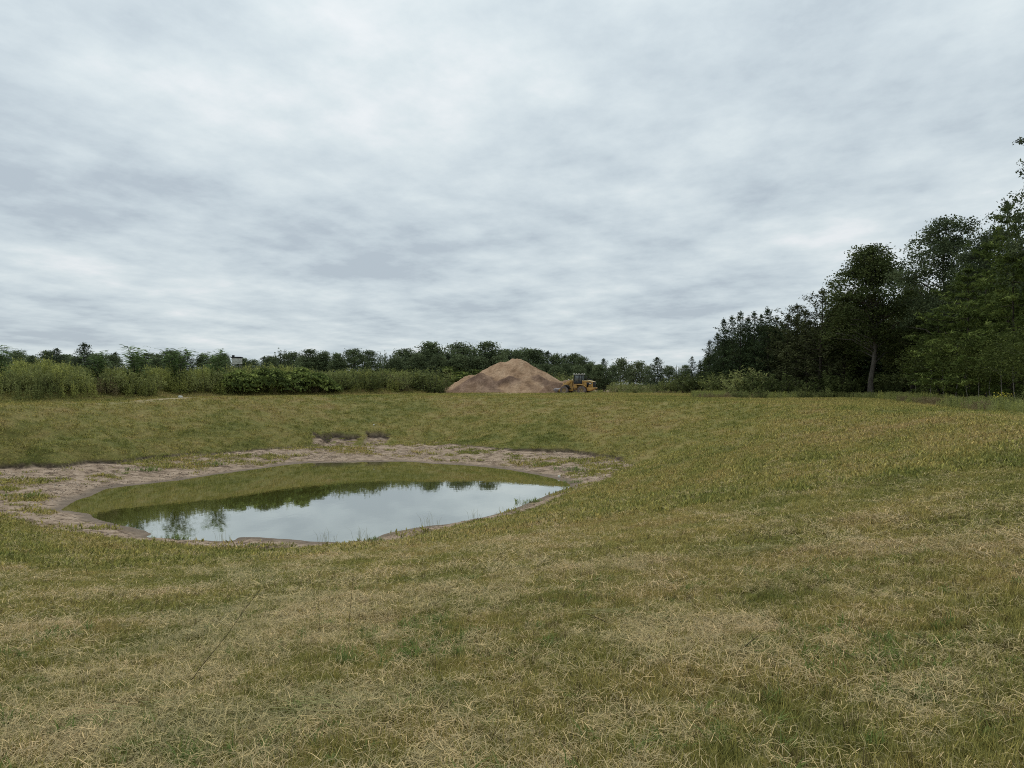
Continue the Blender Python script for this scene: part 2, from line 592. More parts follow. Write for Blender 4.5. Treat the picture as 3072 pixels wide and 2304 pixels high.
pebm = math_n(nt, 'MULTIPLY', N(nt, 'ShaderNodeSeparateColor', ins={0: peb}).outputs[0], ramp_f := math_n(nt, 'GREATER_THAN', n0, 0.55))
soil = mixc(nt, math_n(nt, 'MULTIPLY', pebm, 0.7), soil, (0.5, 0.45, 0.38))
soil = mixc(nt, math_n(nt, 'MULTIPLY', att('wet'), 0.8), soil, (0.125, 0.098, 0.072))
c = mixc(nt, att('dirt'), fc2, soil)
sand = ramp(nt, n1, [(0.35, (0.30, 0.24, 0.15)), (0.65, (0.46, 0.38, 0.26))])
c = mixc(nt, math_n(nt, 'MULTIPLY', att('track'), 0.85), c, sand)
ysand = ramp(nt, n0, [(0.35, (0.22, 0.15, 0.10)), (0.65, (0.36, 0.27, 0.19))])
c = mixc(nt, att('yard'), c, ysand)
c = mixc(nt, math_n(nt, 'MULTIPLY', att('scarp'), 0.85), c, (0.032, 0.024, 0.018))  # dark topsoil along the scarps, with the undercut's shade painted in
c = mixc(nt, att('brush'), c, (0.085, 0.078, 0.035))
hh = math_n(nt, 'MULTIPLY_ADD', n1, 0.5, math_n(nt, 'MULTIPLY', n2, 0.5))
rgh = math_n(nt, 'SUBTRACT', 0.95, math_n(nt, 'MULTIPLY', att('wet'), 0.12))
finish(m_ground, nt, c, rgh, 0.12, bump(nt, hh, 0.9, 0.06))

# water: murky green, mirror-smooth with the faintest ripple
m_water, nt = new_mat('water')
g = N(nt, 'ShaderNodeNewGeometry')
mp = N(nt, 'ShaderNodeMapping', ins={0: g.outputs['Position'], 3: (1.0, 0.5, 1)}).outputs[0]
wn = math_n(nt, 'MULTIPLY_ADD', noise(nt, mp, 2.2, 2, 0.5), 0.8, math_n(nt, 'MULTIPLY', noise(nt, mp, 9, 2, 0.5), 0.2))
wb = bump(nt, wn, 0.035, 0.05)
dif = N(nt, 'ShaderNodeBsdfDiffuse', ins={'Color': (0.075, 0.078, 0.018, 1)})
glo = N(nt, 'ShaderNodeBsdfGlossy', ins={'Color': (0.97, 0.98, 0.97, 1), 'Roughness': 0.025, 'Normal': wb})
fre = math_n(nt, 'POWER', N(nt, 'ShaderNodeFresnel', ins={'IOR': 1.33}).outputs[0], 0.36)
mxw = N(nt, 'ShaderNodeMixShader', ins={0: fre, 1: dif.outputs[0], 2: glo.outputs[0]})
N(nt, 'ShaderNodeOutputMaterial', ins={0: mxw.outputs[0]})


def leaf_mat(name, dark, mid, lite, trans=0.25, scale=0.55, spec=0.08):
    m, nt = new_mat(name)
    tcn = N(nt, 'ShaderNodeTexCoord')
    oi = N(nt, 'ShaderNodeObjectInfo')
    n = noise(nt, N(nt, 'ShaderNodeNewGeometry').outputs['Position'], scale, 3, 0.6)
    a = N(nt, 'ShaderNodeAttribute', attribute_name='tint').outputs['Fac']
    s = math_n(nt, 'MULTIPLY_ADD', a, 0.5, math_n(nt, 'MULTIPLY', n, 0.5))
    s = math_n(nt, 'ADD', s, math_n(nt, 'MULTIPLY_ADD', oi.outputs['Random'], 0.14, -0.07))
    c = ramp(nt, s, [(0.25, dark), (0.5, mid), (0.75, lite)])
    return finish(m, nt, c, 0.8, spec, None, trans)


def wood_mat(name, a, b):
    m, nt = new_mat(name)
    tcn = N(nt, 'ShaderNodeTexCoord')
    mp = N(nt, 'ShaderNodeMapping', ins={0: tcn.outputs['Object'], 3: (9, 9, 1.6)}).outputs[0]
    n = noise(nt, mp, 1.0, 5, 0.65, 0.4)
    c = ramp(nt, n, [(0.35, a), (0.65, b)])
    return finish(m, nt, c, 0.9, 0.15, bump(nt, n, 0.7, 0.05))


m_oak = leaf_mat('oak_leaves', (0.035, 0.048, 0.016), (0.067, 0.087, 0.028), (0.137, 0.158, 0.054))
m_oak2 = leaf_mat('grey_green_leaves', (0.037, 0.052, 0.025), (0.069, 0.092, 0.044), (0.129, 0.155, 0.072))
m_pine = leaf_mat('pine_needles', (0.022, 0.036, 0.016), (0.040, 0.060, 0.026), (0.081, 0.110, 0.044), 0.12)
m_jack = leaf_mat('olive_needles', (0.032, 0.039, 0.016), (0.057, 0.066, 0.026), (0.104, 0.113, 0.043), 0.12)
m_wpine = leaf_mat('soft_green_needles', (0.031, 0.044, 0.011), (0.077, 0.107, 0.026), (0.211, 0.256, 0.068), 0.2)
m_sap = leaf_mat('sapling_leaves', (0.028, 0.039, 0.010), (0.062, 0.081, 0.021), (0.140, 0.167, 0.046), 0.3)
m_far = leaf_mat('far_leaves', (0.060, 0.077, 0.037), (0.112, 0.144, 0.068), (0.212, 0.258, 0.124), 0.2, 0.35)  # leaf colours lightened to stand in for distance haze
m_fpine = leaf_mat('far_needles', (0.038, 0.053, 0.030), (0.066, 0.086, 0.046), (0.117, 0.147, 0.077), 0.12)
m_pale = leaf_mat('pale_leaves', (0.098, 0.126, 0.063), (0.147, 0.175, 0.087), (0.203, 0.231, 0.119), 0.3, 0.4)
m_locust = leaf_mat('locust_leaves', (0.046, 0.075, 0.026), (0.101, 0.154, 0.054), (0.214, 0.306, 0.114), 0.3)
m_shrub = leaf_mat('shrub_leaves', (0.063, 0.077, 0.026), (0.135, 0.158, 0.055), (0.275, 0.304, 0.101), 0.3)
m_willow = leaf_mat('willow_leaves', (0.115, 0.132, 0.049), (0.230, 0.253, 0.092), (0.377, 0.392, 0.146), 0.3)
m_knot = leaf_mat('broad_leaves', (0.037, 0.050, 0.016), (0.108, 0.144, 0.041), (0.344, 0.401, 0.111), 0.25, 0.8)
m_gold = leaf_mat('goldenrod', (0.121, 0.143, 0.043), (0.267, 0.291, 0.083), (0.464, 0.464, 0.136), 0.3, 0.5)
m_brownw = leaf_mat('brown_weeds', (0.122, 0.095, 0.052), (0.215, 0.172, 0.091), (0.317, 0.264, 0.141), 0.2)
m_bark = wood_mat('bark', (0.060, 0.052, 0.044), (0.150, 0.135, 0.115))
m_dbark = wood_mat('dark_bark', (0.030, 0.025, 0.020), (0.075, 0.062, 0.050))
m_gbark = wood_mat('grey_deadwood', (0.12, 0.11, 0.095), (0.24, 0.22, 0.19))


# ================================================================== ground mesh
def axis():
    a = [0.0]
    r = [0.35]
    while r[-1] < 24: r.append(r[-1] * 1.0135 + 0.004)
    while r[-1] < 26: r.append(r[-1] * 1.012)
    while r[-1] < 76: r.append(r[-1] + 0.125)
    while r[-1] < 130: r.append(r[-1] * 1.0105)
    while r[-1] < 3000: r.append(r[-1] * 1.12)
    return np.array(r)


rad = axis()
fan = np.concatenate([np.arange(-180, -60, 4.0), np.arange(-60, -41, 0.7), np.arange(-41, 41, 0.19), np.arange(41, 60, 0.7), np.arange(60, 180, 4.0)])
th = np.radians(fan)
GX = np.outer(rad, np.sin(th)); GY = np.outer(rad, np.cos(th))
nr, na = GX.shape
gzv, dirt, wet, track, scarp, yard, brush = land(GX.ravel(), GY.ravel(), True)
V = np.stack([GX.ravel(), GY.ravel(), gzv], 1)
i, j = np.meshgrid(np.arange(nr - 1), np.arange(na), indexing='ij')
j2 = (j + 1) % na
Q = np.stack([i * na + j, i * na + j2, (i + 1) * na + j2, (i + 1) * na + j], -1).reshape(-1, 4)[:, ::-1]
V = np.vstack([V, [(0, 0, gz(0, 0))]])
T = np.stack([np.full(na, nr * na), (np.arange(na) + 1) % na, np.arange(na)], 1)
ext = lambda a: np.append(a, 0.0)
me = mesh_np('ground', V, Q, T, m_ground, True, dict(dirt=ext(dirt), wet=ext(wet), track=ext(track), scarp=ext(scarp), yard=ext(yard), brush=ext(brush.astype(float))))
tag(link(bpy.data.objects.new('ground', me)), 'mown grass basin with bare muddy pond shore', None, None, 'structure')

# water sheet (the shore rises out of it on every side)
def hull(P):
    P = sorted(map(tuple, P)); H = []
    for seq in (P, P[::-1]):
        h = []
        for p_ in seq:
            while len(h) > 1 and (h[-1][0] - h[-2][0]) * (p_[1] - h[-2][1]) - (h[-1][1] - h[-2][1]) * (p_[0] - h[-2][0]) <= 0:
                h.pop()
            h.append(p_)
        H += h[:-1]
    return np.array(H)


wh = hull(WL)
cen = wh.mean(0)
wh = cen + (wh - cen) * 1.05
nn = len(wh)
wv = np.vstack([[(cen[0], cen[1], ZW)], np.c_[wh, np.full(nn, ZW)]])
me = mesh_np('pond_water', wv, None, [(0, 1 + k, 1 + (k + 1) % nn) for k in range(nn)], m_water)
wo = link(bpy.data.objects.new('pond_water', me))
tag(wo, 'still murky green pond water mirroring the grey sky', None, None, 'structure')

# ================================================================== scattering (grass and ground cover only)
def scatter(name, pts, rot, scl, vid, variants, label, mat=None):
    """one 'stuff' object: a cloud of points, each carrying one of a few small tuft meshes"""
    pts = np.asarray(pts, np.float32)
    n = len(pts)
    me = bpy.data.meshes.new(name)
    me.vertices.add(n)
    me.vertices.foreach_set('co', pts.ravel())
    a = me.attributes.new('rot', 'FLOAT_VECTOR', 'POINT'); a.data.foreach_set('vector', np.asarray(rot, np.float32).ravel())
    a = me.attributes.new('scl', 'FLOAT_VECTOR', 'POINT'); a.data.foreach_set('vector', np.asarray(scl, np.float32).ravel())
    a = me.attributes.new('vid', 'INT', 'POINT'); a.data.foreach_set('value', np.asarray(vid, np.int32))
    me.update()
    o = link(bpy.data.objects.new(name, me))
    c = bpy.data.collections.new(name + '_tufts')
    for k, vm in enumerate(variants):
        c.objects.link(bpy.data.objects.new('%s_tuft_%02d' % (name, k), vm))
    ng = bpy.data.node_groups.new(name, 'GeometryNodeTree')
    ng.interface.new_socket('Geometry', in_out='INPUT', socket_type='NodeSocketGeometry')
    ng.interface.new_socket('Geometry', in_out='OUTPUT', socket_type='NodeSocketGeometry')
    gi = ng.nodes.new('NodeGroupInput'); go = ng.nodes.new('NodeGroupOutput')
    ci = ng.nodes.new('GeometryNodeCollectionInfo')
    ci.inputs['Collection'].default_value = c
    ci.inputs['Separate Children'].default_value = True
    ci.inputs['Reset Children'].default_value = True
    ip = ng.nodes.new('GeometryNodeInstanceOnPoints')
    ip.inputs['Pick Instance'].default_value = True

    def named(nm, typ):
        x = ng.nodes.new('GeometryNodeInputNamedAttribute'); x.data_type = typ
        x.inputs['Name'].default_value = nm
        return x.outputs['Attribute']
    er = ng.nodes.new('FunctionNodeEulerToRotation')
    ng.links.new(named('rot', 'FLOAT_VECTOR'), er.inputs[0])
    ng.links.new(gi.outputs[0], ip.inputs['Points'])
    ng.links.new(ci.outputs[0], ip.inputs['Instance'])
    ng.links.new(named('vid', 'INT'), ip.inputs['Instance Index'])
    ng.links.new(er.outputs[0], ip.inputs['Rotation'])
    ng.links.new(named('scl', 'FLOAT_VECTOR'), ip.inputs['Scale'])
    ng.links.new(ip.outputs[0], go.inputs[0])
    md = o.modifiers.new('scatter', 'NODES')
    md.node_group = ng
    tag(o, label, None, None, 'stuff')
    return o


def blades(n, h, wd, spread, lean, seed, flat=0.0, curl=0.3, tint=None):
    """n grass blades: each two quads' worth of a tapering bent strip (5 verts: quad + triangle)"""
    r = np.random.default_rng(seed)
    ang = r.uniform(0, 2 * math.pi, n)
    rr = spread * np.sqrt(r.uniform(0, 1, n))
    a2 = r.uniform(0, 2 * math.pi, n)
    base = np.stack([rr * np.cos(a2), rr * np.sin(a2), np.full(n, -0.01)], 1)
    H = h * r.uniform(0.45, 1.15, n)
    W = wd * r.uniform(0.6, 1.2, n)
    le = np.abs(r.normal(lean, lean * 0.5, n)) + 0.02
    d = np.stack([np.cos(ang), np.sin(ang), np.zeros(n)], 1)
    s = np.stack([-np.sin(ang), np.cos(ang), np.zeros(n)], 1)
    up = np.array([0, 0, 1.0])
    ph = r.uniform(-0.6, 0.6, n)[:, None]
    sw = s * np.cos(ph) + d * np.sin(ph)
    if flat:
        base[:, 2] = r.uniform(0.0, flat, n)
        m = base + d * (H * 0.5)[:, None] + up * (r.uniform(-0.01, 0.03, n))[:, None]
        t = base + d * H[:, None] + up * (r.uniform(-0.02, 0.02, n))[:, None] + s * (r.normal(0, 0.06, n) * H)[:, None]
        b0 = base
    else:
        b0 = base
        m = base + d * (H * 0.5 * np.sin(le))[:, None] + up * (H * 0.55 * np.cos(le))[:, None]
        le2 = le + curl * r.uniform(0.3, 1.6, n)
        t = m + d * (H * 0.5 * np.sin(le2))[:, None] + up * (H * 0.5 * np.cos(le2))[:, None]
    V = np.stack([b0 - sw * W[:, None] * .5, b0 + sw * W[:, None] * .5, m + sw * W[:, None] * .42, m - sw * W[:, None] * .42, t], 1).reshape(-1, 3)
    k = np.arange(n) * 5
    Q = np.stack([k, k + 1, k + 2, k + 3], 1)
    T = np.stack([k + 3, k + 2, k + 4], 1)
    tn = np.repeat(r.uniform(0, 1, n), 5)
    return V, Q, T, tn


def blade_mesh(name, mat, *sets):
    Vs, Qs, Ts, ts, o = [], [], [], [], 0
    for V, Q, T, t in sets:
        Vs.append(V); Qs.append(Q + o); Ts.append(T + o); ts.append(t); o += len(V)
    return mesh_np(name, np.concatenate(Vs), np.concatenate(Qs), np.concatenate(Ts), mat, False, dict(tint=np.concatenate(ts)))


def grass_mat(name, kind, gain=1.0, trans=0.2):
    m, nt = new_mat(name)
    c, P = field_color(nt, kind)
    a = N(nt, 'ShaderNodeAttribute', attribute_name='tint').outputs['Fac']
    v = ramp(nt, a, [(0.0, (0.36 * gain, 0.40 * gain, 0.36 * gain)), (0.5, (0.95 * gain, 0.95 * gain, 0.95 * gain)), (0.86, (1.25 * gain, 1.18 * gain, 1.05 * gain)), (1.0, (1.75 * gain, 1.6 * gain, 1.5 * gain))])
    c = mixc(nt, 1.0, c, v, 'MULTIPLY')
    return finish(m, nt, c, 0.85, 0.08, None, trans)


def plain_blade_mat(name, a, b, trans=0.25):
    m, nt = new_mat(name)
    t = N(nt, 'ShaderNodeAttribute', attribute_name='tint').outputs['Fac']
    g = N(nt, 'ShaderNodeNewGeometry')
    n = noise(nt, g.outputs['Position'], 0.9, 3, 0.6)
    s = math_n(nt, 'MULTIPLY_ADD', t, 0.6, math_n(nt, 'MULTIPLY', n, 0.4))
    return finish(m, nt, ramp(nt, s, [(0.2, a), (0.8, b)]), 0.8, 0.1, None, trans)


m_blade = grass_mat('stubble', 'green', 1.28)
m_turfb = grass_mat('turf_blades', 'turf', 1.3)
m_hay = grass_mat('hay', 'hay', 0.98, 0.1)
m_green = plain_blade_mat('fresh_grass', (0.10, 0.145, 0.036), (0.225, 0.275, 0.08))
m_bluegreen = plain_blade_mat('cut_green', (0.13, 0.135, 0.05), (0.30, 0.285, 0.12))
m_straw = plain_blade_mat('dry_stalk', (0.16, 0.125, 0.065), (0.42, 0.34, 0.20), 0.05)
m_stub = plain_blade_mat('stubble_bunch', (0.075, 0.06, 0.025), (0.25, 0.20, 0.095))
m_dstalk = plain_blade_mat('brown_stalk', (0.07, 0.055, 0.03), (0.13, 0.105, 0.06), 0.0)

# near tufts (fine blades), middle tufts, far tufts (coarse blades so that they still read)
nearv = [blade_mesh('near_%d' % k, m_blade, blades(46, 0.09, 0.0046, 0.075, 0.5, 100 + k, curl=0.12)) for k in range(4)]
nearh = [blade_mesh('hay_%d' % k, m_hay, blades(38, 0.12, 0.0034, 0.13, 0.4, 120 + k, flat=0.05)) for k in range(4)]
nearg = [blade_mesh('lush_%d' % k, m_green, blades(22, 0.15, 0.0085, 0.05, 0.55, 140 + k, curl=0.7)) for k in range(3)]
stub = [blade_mesh('stub_%d' % k, m_stub, blades(22, 0.12, 0.0042, 0.03, 0.28, 150 + k, curl=0.15)) for k in range(3)]
midv = [blade_mesh('mid_%d' % k, m_blade, blades(46, 0.085, 0.010, 0.17, 0.6, 160 + k)) for k in range(3)]
midh = [blade_mesh('midhay_%d' % k, m_hay, blades(30, 0.15, 0.0075, 0.2, 0.4, 170 + k, flat=0.05)) for k in range(3)]
farv = [blade_mesh('far_%d' % k, m_turfb, blades(24, 0.14, 0.038, 0.30, 0.6, 180 + k)) for k in range(3)]


def fan_points(n, r0, r1, half=43, pw=1.0):
    """points over the field in front of the viewer; pw=1 even over the ground, lower = denser near"""
    u = rng.uniform(0, 1, n)
    e = 1 + pw
    r = (r0 ** e + u * (r1 ** e - r0 ** e)) ** (1 / e)
    a = np.radians(rng.uniform(-half, half, n))
    return r * np.sin(a), r * np.cos(a)


def in_grass(x, y):
    z, d, wt, tr, scp, yd, br = land(x, y, True)
    ok = (d < 0.25) & (tr < 0.55) & (yd < 0.4) & ~br & (scp < 0.6) & (z > ZW + 0.05)
    return z, ok


def rand_rot(n, tilt=0.12):
    return np.stack([rng.normal(0, tilt, n), rng.normal(0, tilt, n), rng.uniform(0, 2 * math.pi, n)], 1)


def uni(s):
    return np.repeat(s[:, None], 3, 1)


def patch(x, y, f, seed, lo, hi):
    return sstep(lo, hi, fbm(x * f, y * f, 3, seed))


P_, R_, S_, I_ = [], [], [], []
allv = nearv + nearh + nearg + midv + midh + farv + stub
iN, iH, iG, iM, iMH, iF = 0, 4, 8, 11, 14, 17


def add_layer(n, r0, r1, base, cnt, smin, smax, pw=1.0, keep=None, half=43, tilt=0.12):
    x, y = fan_points(n, r0, r1, half, pw)
    z, ok = in_grass(x, y)
    if keep is not None:
        ok &= rng.uniform(0, 1, n) < keep(x, y)
    x, y, z = x[ok], y[ok], z[ok]
    k = len(x)
    P_.append(np.stack([x, y, z], 1)); R_.append(rand_rot(k, tilt))
    S_.append(uni(rng.uniform(smin, smax, k))); I_.append(base + rng.integers(0, cnt, k))


hayk = lambda x, y: (0.24 + 0.76 * patch(x, y, 0.55, 201, -0.15, 0.35)) * (1 - 0.4 * sstep(0.05, 0.45, x / np.maximum(y, 1)) * (1 - sstep(5, 10, y)))
greenk = lambda x, y: 0.05 + 0.95 * patch(x, y, 0.8, 203, 0.15, 0.45)
clk = lambda x, y: 0.30 + 0.70 * patch(x, y, 1.9, 207, -0.25, 0.1)
add_layer(24000, 1.6, 13, iN, 4, 0.6, 1.5, 0.55, clk)
add_layer(22000, 1.6, 13, iH, 4, 0.7, 1.5, 0.5, hayk, tilt=0.2)
add_layer(6500, 1.6, 13, iG, 3, 0.5, 1.4, 0.6, greenk)
add_layer(2600, 1.6, 16, 20, 3, 0.5, 1.25, 0.6)
add_layer(44000, 10, 44, iM, 3, 0.7, 1.3, 0.5)
add_layer(24000, 10, 50, iMH, 3, 0.7, 1.4, 0.1, hayk, tilt=0.2)
add_layer(95000, 22, 112, iF, 3, 0.5, 1.3, 0.6)
scatter('mown_grass', np.concatenate(P_), np.concatenate(R_), np.concatenate(S_), np.concatenate(I_), allv,
        'mown olive and straw coloured grass with loose hay')


# ================================================================== plants: builders
def leaf_quads(C, size, asp, r, droop=0.0, upbias=0.0):
    """a rhombic, slightly folded leaf at each centre"""
    n = len(C)
    d = r.normal(0, 1, (n, 3)); d[:, 2] = d[:, 2] * 0.6 + upbias - droop
    d /= np.linalg.norm(d, axis=1)[:, None]
    q = r.normal(0, 1, (n, 3))
    s = np.cross(d, q); s /= np.linalg.norm(s, axis=1)[:, None] + 1e-9
    nrm = np.cross(d, s)
    L = size * r.uniform(0.6, 1.3, n)
    W = L * asp
    V = np.stack([C - d * (L * .5)[:, None], C + s * (W * .5)[:, None] + nrm * (W * .12)[:, None],
                  C + d * (L * .5)[:, None], C - s * (W * .5)[:, None] + nrm * (W * .12)[:, None]], 1).reshape(-1, 3)
    Q = np.arange(n * 4).reshape(-1, 4)
    return V, Q


def crown_mesh(name, C, size, asp, mat, seed, cl=None, droop=0.0, upbias=0.0):
    r = np.random.default_rng(seed)
    V, Q = leaf_quads(C, size, asp, r, droop, upbias)
    if cl is None: cl = np.arange(len(C)) // 12
    tc_ = r.uniform(0, 1, int(cl.max()) + 1)
    t = 0.6 * tc_[cl] + 0.4 * r.uniform(0, 1, len(C))
    return mesh_np(name, V, Q, None, mat, False, dict(tint=np.repeat(t, 4)))


def branchy(mb, pts_list):
    for pts, rads, sd_ in pts_list:
        mb.tube(pts, rads, sd_, cap=False)


def make_broadleaf(h, cr, c0, nclump, per, leaf, mat, bark, seed, lean=0.0, rad=None, lobes=7, gap=0.0, fork=False, asp=0.55):
    """h height, cr crown radius, c0 height where the crown starts"""
    r = np.random.default_rng(seed)
    tr = rad or h * 0.017
    mb = MB()
    top = h * 0.86
    n = 8
    zs = np.linspace(-0.15, top, n)
    wob = np.cumsum(r.normal(0, 0.012 * h, (n, 2)), axis=0); wob -= wob[0]
    tp = np.c_[wob[:, 0] + lean * zs, wob[:, 1], zs]
    tr_ = tr * np.linspace(1.15, 0.18, n) ; tr_[0] *= 1.35
    mb.tube(tp, tr_, 9, cap=False)
    # lobes of the crown
    LC = []
    for k in range(lobes):
        f = (k + 0.5) / lobes
        zc = c0 + (h - c0) * (0.18 + 0.68 * f) 
        env = math.sin(math.pi * min(0.97, 0.22 + 0.72 * f)) ** 0.8
        a = k * 2.4 + r.uniform(-0.5, 0.5)
        off = cr * env * r.uniform(0.35, 0.62)
        LC.append((off * math.cos(a) + lean * zc, off * math.sin(a), zc, cr * env * r.uniform(0.42, 0.62) + 0.15 * cr, (h - c0) * r.uniform(0.13, 0.2)))
    LC.append((lean * h, 0, h * 0.90, cr * 0.4, (h - c0) * 0.13))
    cen, cid = [], []
    ci = 0
    for k in range(nclump):
        lx, ly, lz, lr, lh = LC[r.integers(0, len(LC))]
        d = r.normal(0, 1, 3); d /= np.linalg.norm(d)
        if d[2] < -0.55: d[2] *= -1
        q = r.uniform(0.55, 1.0) ** 0.5
        c = np.array([lx + d[0] * lr * q, ly + d[1] * lr * q, lz + d[2] * lh * q])
        if c[2] < c0 * 0.8: continue
        sp = max(leaf, 0.33) * r.uniform(1.2, 2.1)
        L = c + np.clip(r.normal(0, 1, (per, 3)), -1.7, 1.7) * np.array([sp, sp, sp * 0.55])
        cen.append(L); cid.append(np.full(per, ci)); ci += 1
        if k % 4 == 0:
            zt = max(c0 * 0.75, min(top * 0.98, c[2] - 0.45 * math.hypot(c[0] - lean * c[2], c[1])))
            i0 = np.array([np.interp(zt, zs, tp[:, 0]), np.interp(zt, zs, tp[:, 1]), zt])
            mid = i0 * 0.5 + c * 0.5 + np.array([0, 0, 0.12 * np.linalg.norm(c - i0)]) + r.normal(0, 0.12, 3)
            tt = tr * 0.42 * (1 - zt / h) + tr * 0.07
            mb.tube([i0, mid, c], [tt, tt * 0.6, tt * 0.15], 5, cap=False)
    crown = crown_mesh('crown', np.concatenate(cen), leaf, asp, mat, seed + 1, np.concatenate(cid))
    return mb.mesh('trunk', bark, True), crown, h


def make_conifer(h, br, c0, nwh, per, tuft, mat, bark, seed, droop=0.0, irregular=0.35, shape=0.8, lean=0.0, up=0.35, fluffy=6, dead=True, flat=0.30):
    r = np.random.default_rng(seed)
    tr = h * 0.011 + 0.02
    mb = MB()
    n = 7
    zs = np.linspace(-0.15, h * 0.98, n)
    tp = np.c_[lean * zs + r.normal(0, 0.02, n), r.normal(0, 0.02, n), zs]
    mb.tube(tp, tr * np.linspace(1.2, 0.1, n), 7, cap=False)
    cen, cid, ci = [], [], 0
    for k in range(nwh):
        f = k / (nwh - 1)
        z = c0 + (h * 0.97 - c0) * f
        L0 = br * (1 - f) ** shape * (0.55 + 0.45 * min(1, f * 6 + 0.4)) + 0.18
        nb = int(per * (0.6 + 0.4 * (1 - f))) + 1
        a0 = r.uniform(0, 6.28)
        for b in range(nb):
            a = a0 + b * 2 * math.pi / nb + r.normal(0, 0.25)
            L = L0 * max(0.3, r.normal(1, irregular))
            sl = up * (0.4 + f) - droop * (1 - f) + r.normal(0, 0.12)
            st = np.array([lean * z, 0, z])
            d = np.array([math.cos(a), math.sin(a), sl])
            e = st + d * L + np.array([0, 0, 0.10 * L * r.uniform(0, 1.5)])
            m_ = st + d * L * 0.5 - np.array([0, 0, 0.06 * L])
            mb.tube([st, m_, e], [tr * 0.28 * (1 - 0.7 * f), tr * 0.16 * (1 - 0.7 * f), 0.008], 4, cap=False)
            nt_ = max(3, int(L / tuft * 1.9))
            for q in range(nt_):
                t = 0.25 + 0.8 * (q + r.uniform(0, 1)) / nt_
                p_ = st + (e - st) * t + np.array([r.normal(0, .10 * L * .5), r.normal(0, .10 * L * .5), r.normal(0, 0.05 * L)])
                pts = p_ + r.normal(0, 1, (fluffy, 3)) * tuft * np.array([0.42, 0.42, flat])
                cen.append(pts); cid.append(np.full(fluffy, ci)); ci += 1
    for q in range(5):
        pts = np.array([lean * h, 0, h * (0.96 + 0.012 * q)]) + r.normal(0, 1, (fluffy, 3)) * tuft * 0.25
        cen.append(pts); cid.append(np.full(fluffy, ci)); ci += 1
    if dead:
        for q in range(14):
            z = r.uniform(0.15, 1.0) * c0 + 0.1
            a = r.uniform(0, 6.28); L = r.uniform(0.3, 0.8) * br
            mb.tube([(lean * z, 0, z), (lean * z + math.cos(a) * L, math.sin(a) * L, z - 0.1 * L)], [0.02, 0.006], 4, cap=False)
    crown = crown_mesh('crown', np.concatenate(cen), tuft, 0.24, mat, seed + 1, np.concatenate(cid), upbias=0.45)
    return mb.mesh('trunk', bark, True), crown, h


def make_locust(h, cr, nst, nfr, mat, bark, seed, fl=0.6):
    """several stems with arching fern-like compound leaves"""
    r = np.random.default_rng(seed)
    mb = MB(); Vs, Ts, tn = [], [], []
    k0 = 0
    for s in range(nst):
        a = r.uniform(0, 6.28); rr = cr * r.uniform(0.1, 0.75)
        hh_ = h * r.uniform(0.72, 1.0)
        tip = np.array([math.cos(a) * rr, math.sin(a) * rr, hh_])
        pts = [np.array([0, 0, -0.1]), tip * np.array([.35, .35, .5]), tip]
        mb.tube(pts, [0.007 * h, 0.005 * h, 0.002 * h], 5, cap=False)
        for q in range(nfr):
            t = 0.12 + 0.88 * (q / nfr) ** 0.8
            p0 = (1 - t) ** 2 * pts[0] + 2 * t * (1 - t) * pts[1] + t * t * pts[2]
            out_ = r.uniform(0, cr * 0.55 * (1 - 0.6 * t))
            b = r.uniform(0, 6.28)
            p0 = p0 + np.array([math.cos(b) * out_, math.sin(b) * out_, r.normal(0, .1)])
            d = np.array([math.cos(b), math.sin(b), r.uniform(0.15, 0.9)]); d /= np.linalg.norm(d)
            side = np.cross(d, (0, 0, 1)); side /= np.linalg.norm(side)
            L = fl * r.uniform(0.7, 1.3)
            tt = r.uniform(0, 1)
            npr = 6
            for i in range(npr):
                f = (i + 0.6) / npr
                c = p0 + d * L * f + np.array([0, 0, -0.45 * L * f * f])
                wl = 0.26 * L * math.sin(math.pi * (0.18 + 0.75 * f))
                for sg in (-1, 1):
                    tip_ = c + side * sg * wl + d * 0.05 * L + np.array([0, 0, -0.05 * L])
                    hw = d * L * 0.062
                    Vs += [c - hw, c + hw, tip_]
                    Ts.append((k0, k0 + 1, k0 + 2)); k0 += 3
                    tn += [tt] * 3
    return mb.mesh('trunk', bark, True), mesh_np('crown', np.array(Vs), None, Ts, mat, False, dict(tint=tn)), h


def make_shrub(h, cr, nst, per, leaf, mat, seed, asp=0.3, droop=0.0, upb=0.5, bark=None, spiky=0.3):
    """leafy upright stems fanning from one foot"""
    r = np.random.default_rng(seed)
    mb = MB(); cen, cid = [], []
    for s in range(nst):
        a = r.uniform(0, 6.28); q = math.sqrt(r.uniform(0, 1))
        hh_ = h * (1 - 0.5 * q * q) * r.uniform(1 - spiky, 1.0)
        b = np.array([math.cos(a) * cr * q * .45, math.sin(a) * cr * q * .45, -0.05])
        t = np.array([math.cos(a) * cr * q, math.sin(a) * cr * q, hh_])
        if s % 3 == 0: mb.tube([b, (b + t) / 2 + r.normal(0, .04 * h, 3) * (1, 1, 0), t], [0.009 * h + .004, 0.006 * h, 0.002 * h], 4, cap=False)
        f = r.uniform(0.12, 1.03, per)
        c = b + (t - b) * f[:, None] + r.normal(0, 1, (per, 3)) * leaf * np.array([0.6, 0.6, 0.3]) * (1.15 - f * 0.75)[:, None]
        c[:, 2] = np.maximum(c[:, 2], 0.05)
        cen.append(c); cid.append(np.full(per, s))
    crown = crown_mesh('crown', np.concatenate(cen), leaf, asp, mat, seed + 1, np.concatenate(cid), droop, upb)
    return mb.mesh('stems', bark or m_dbark, True), crown, h


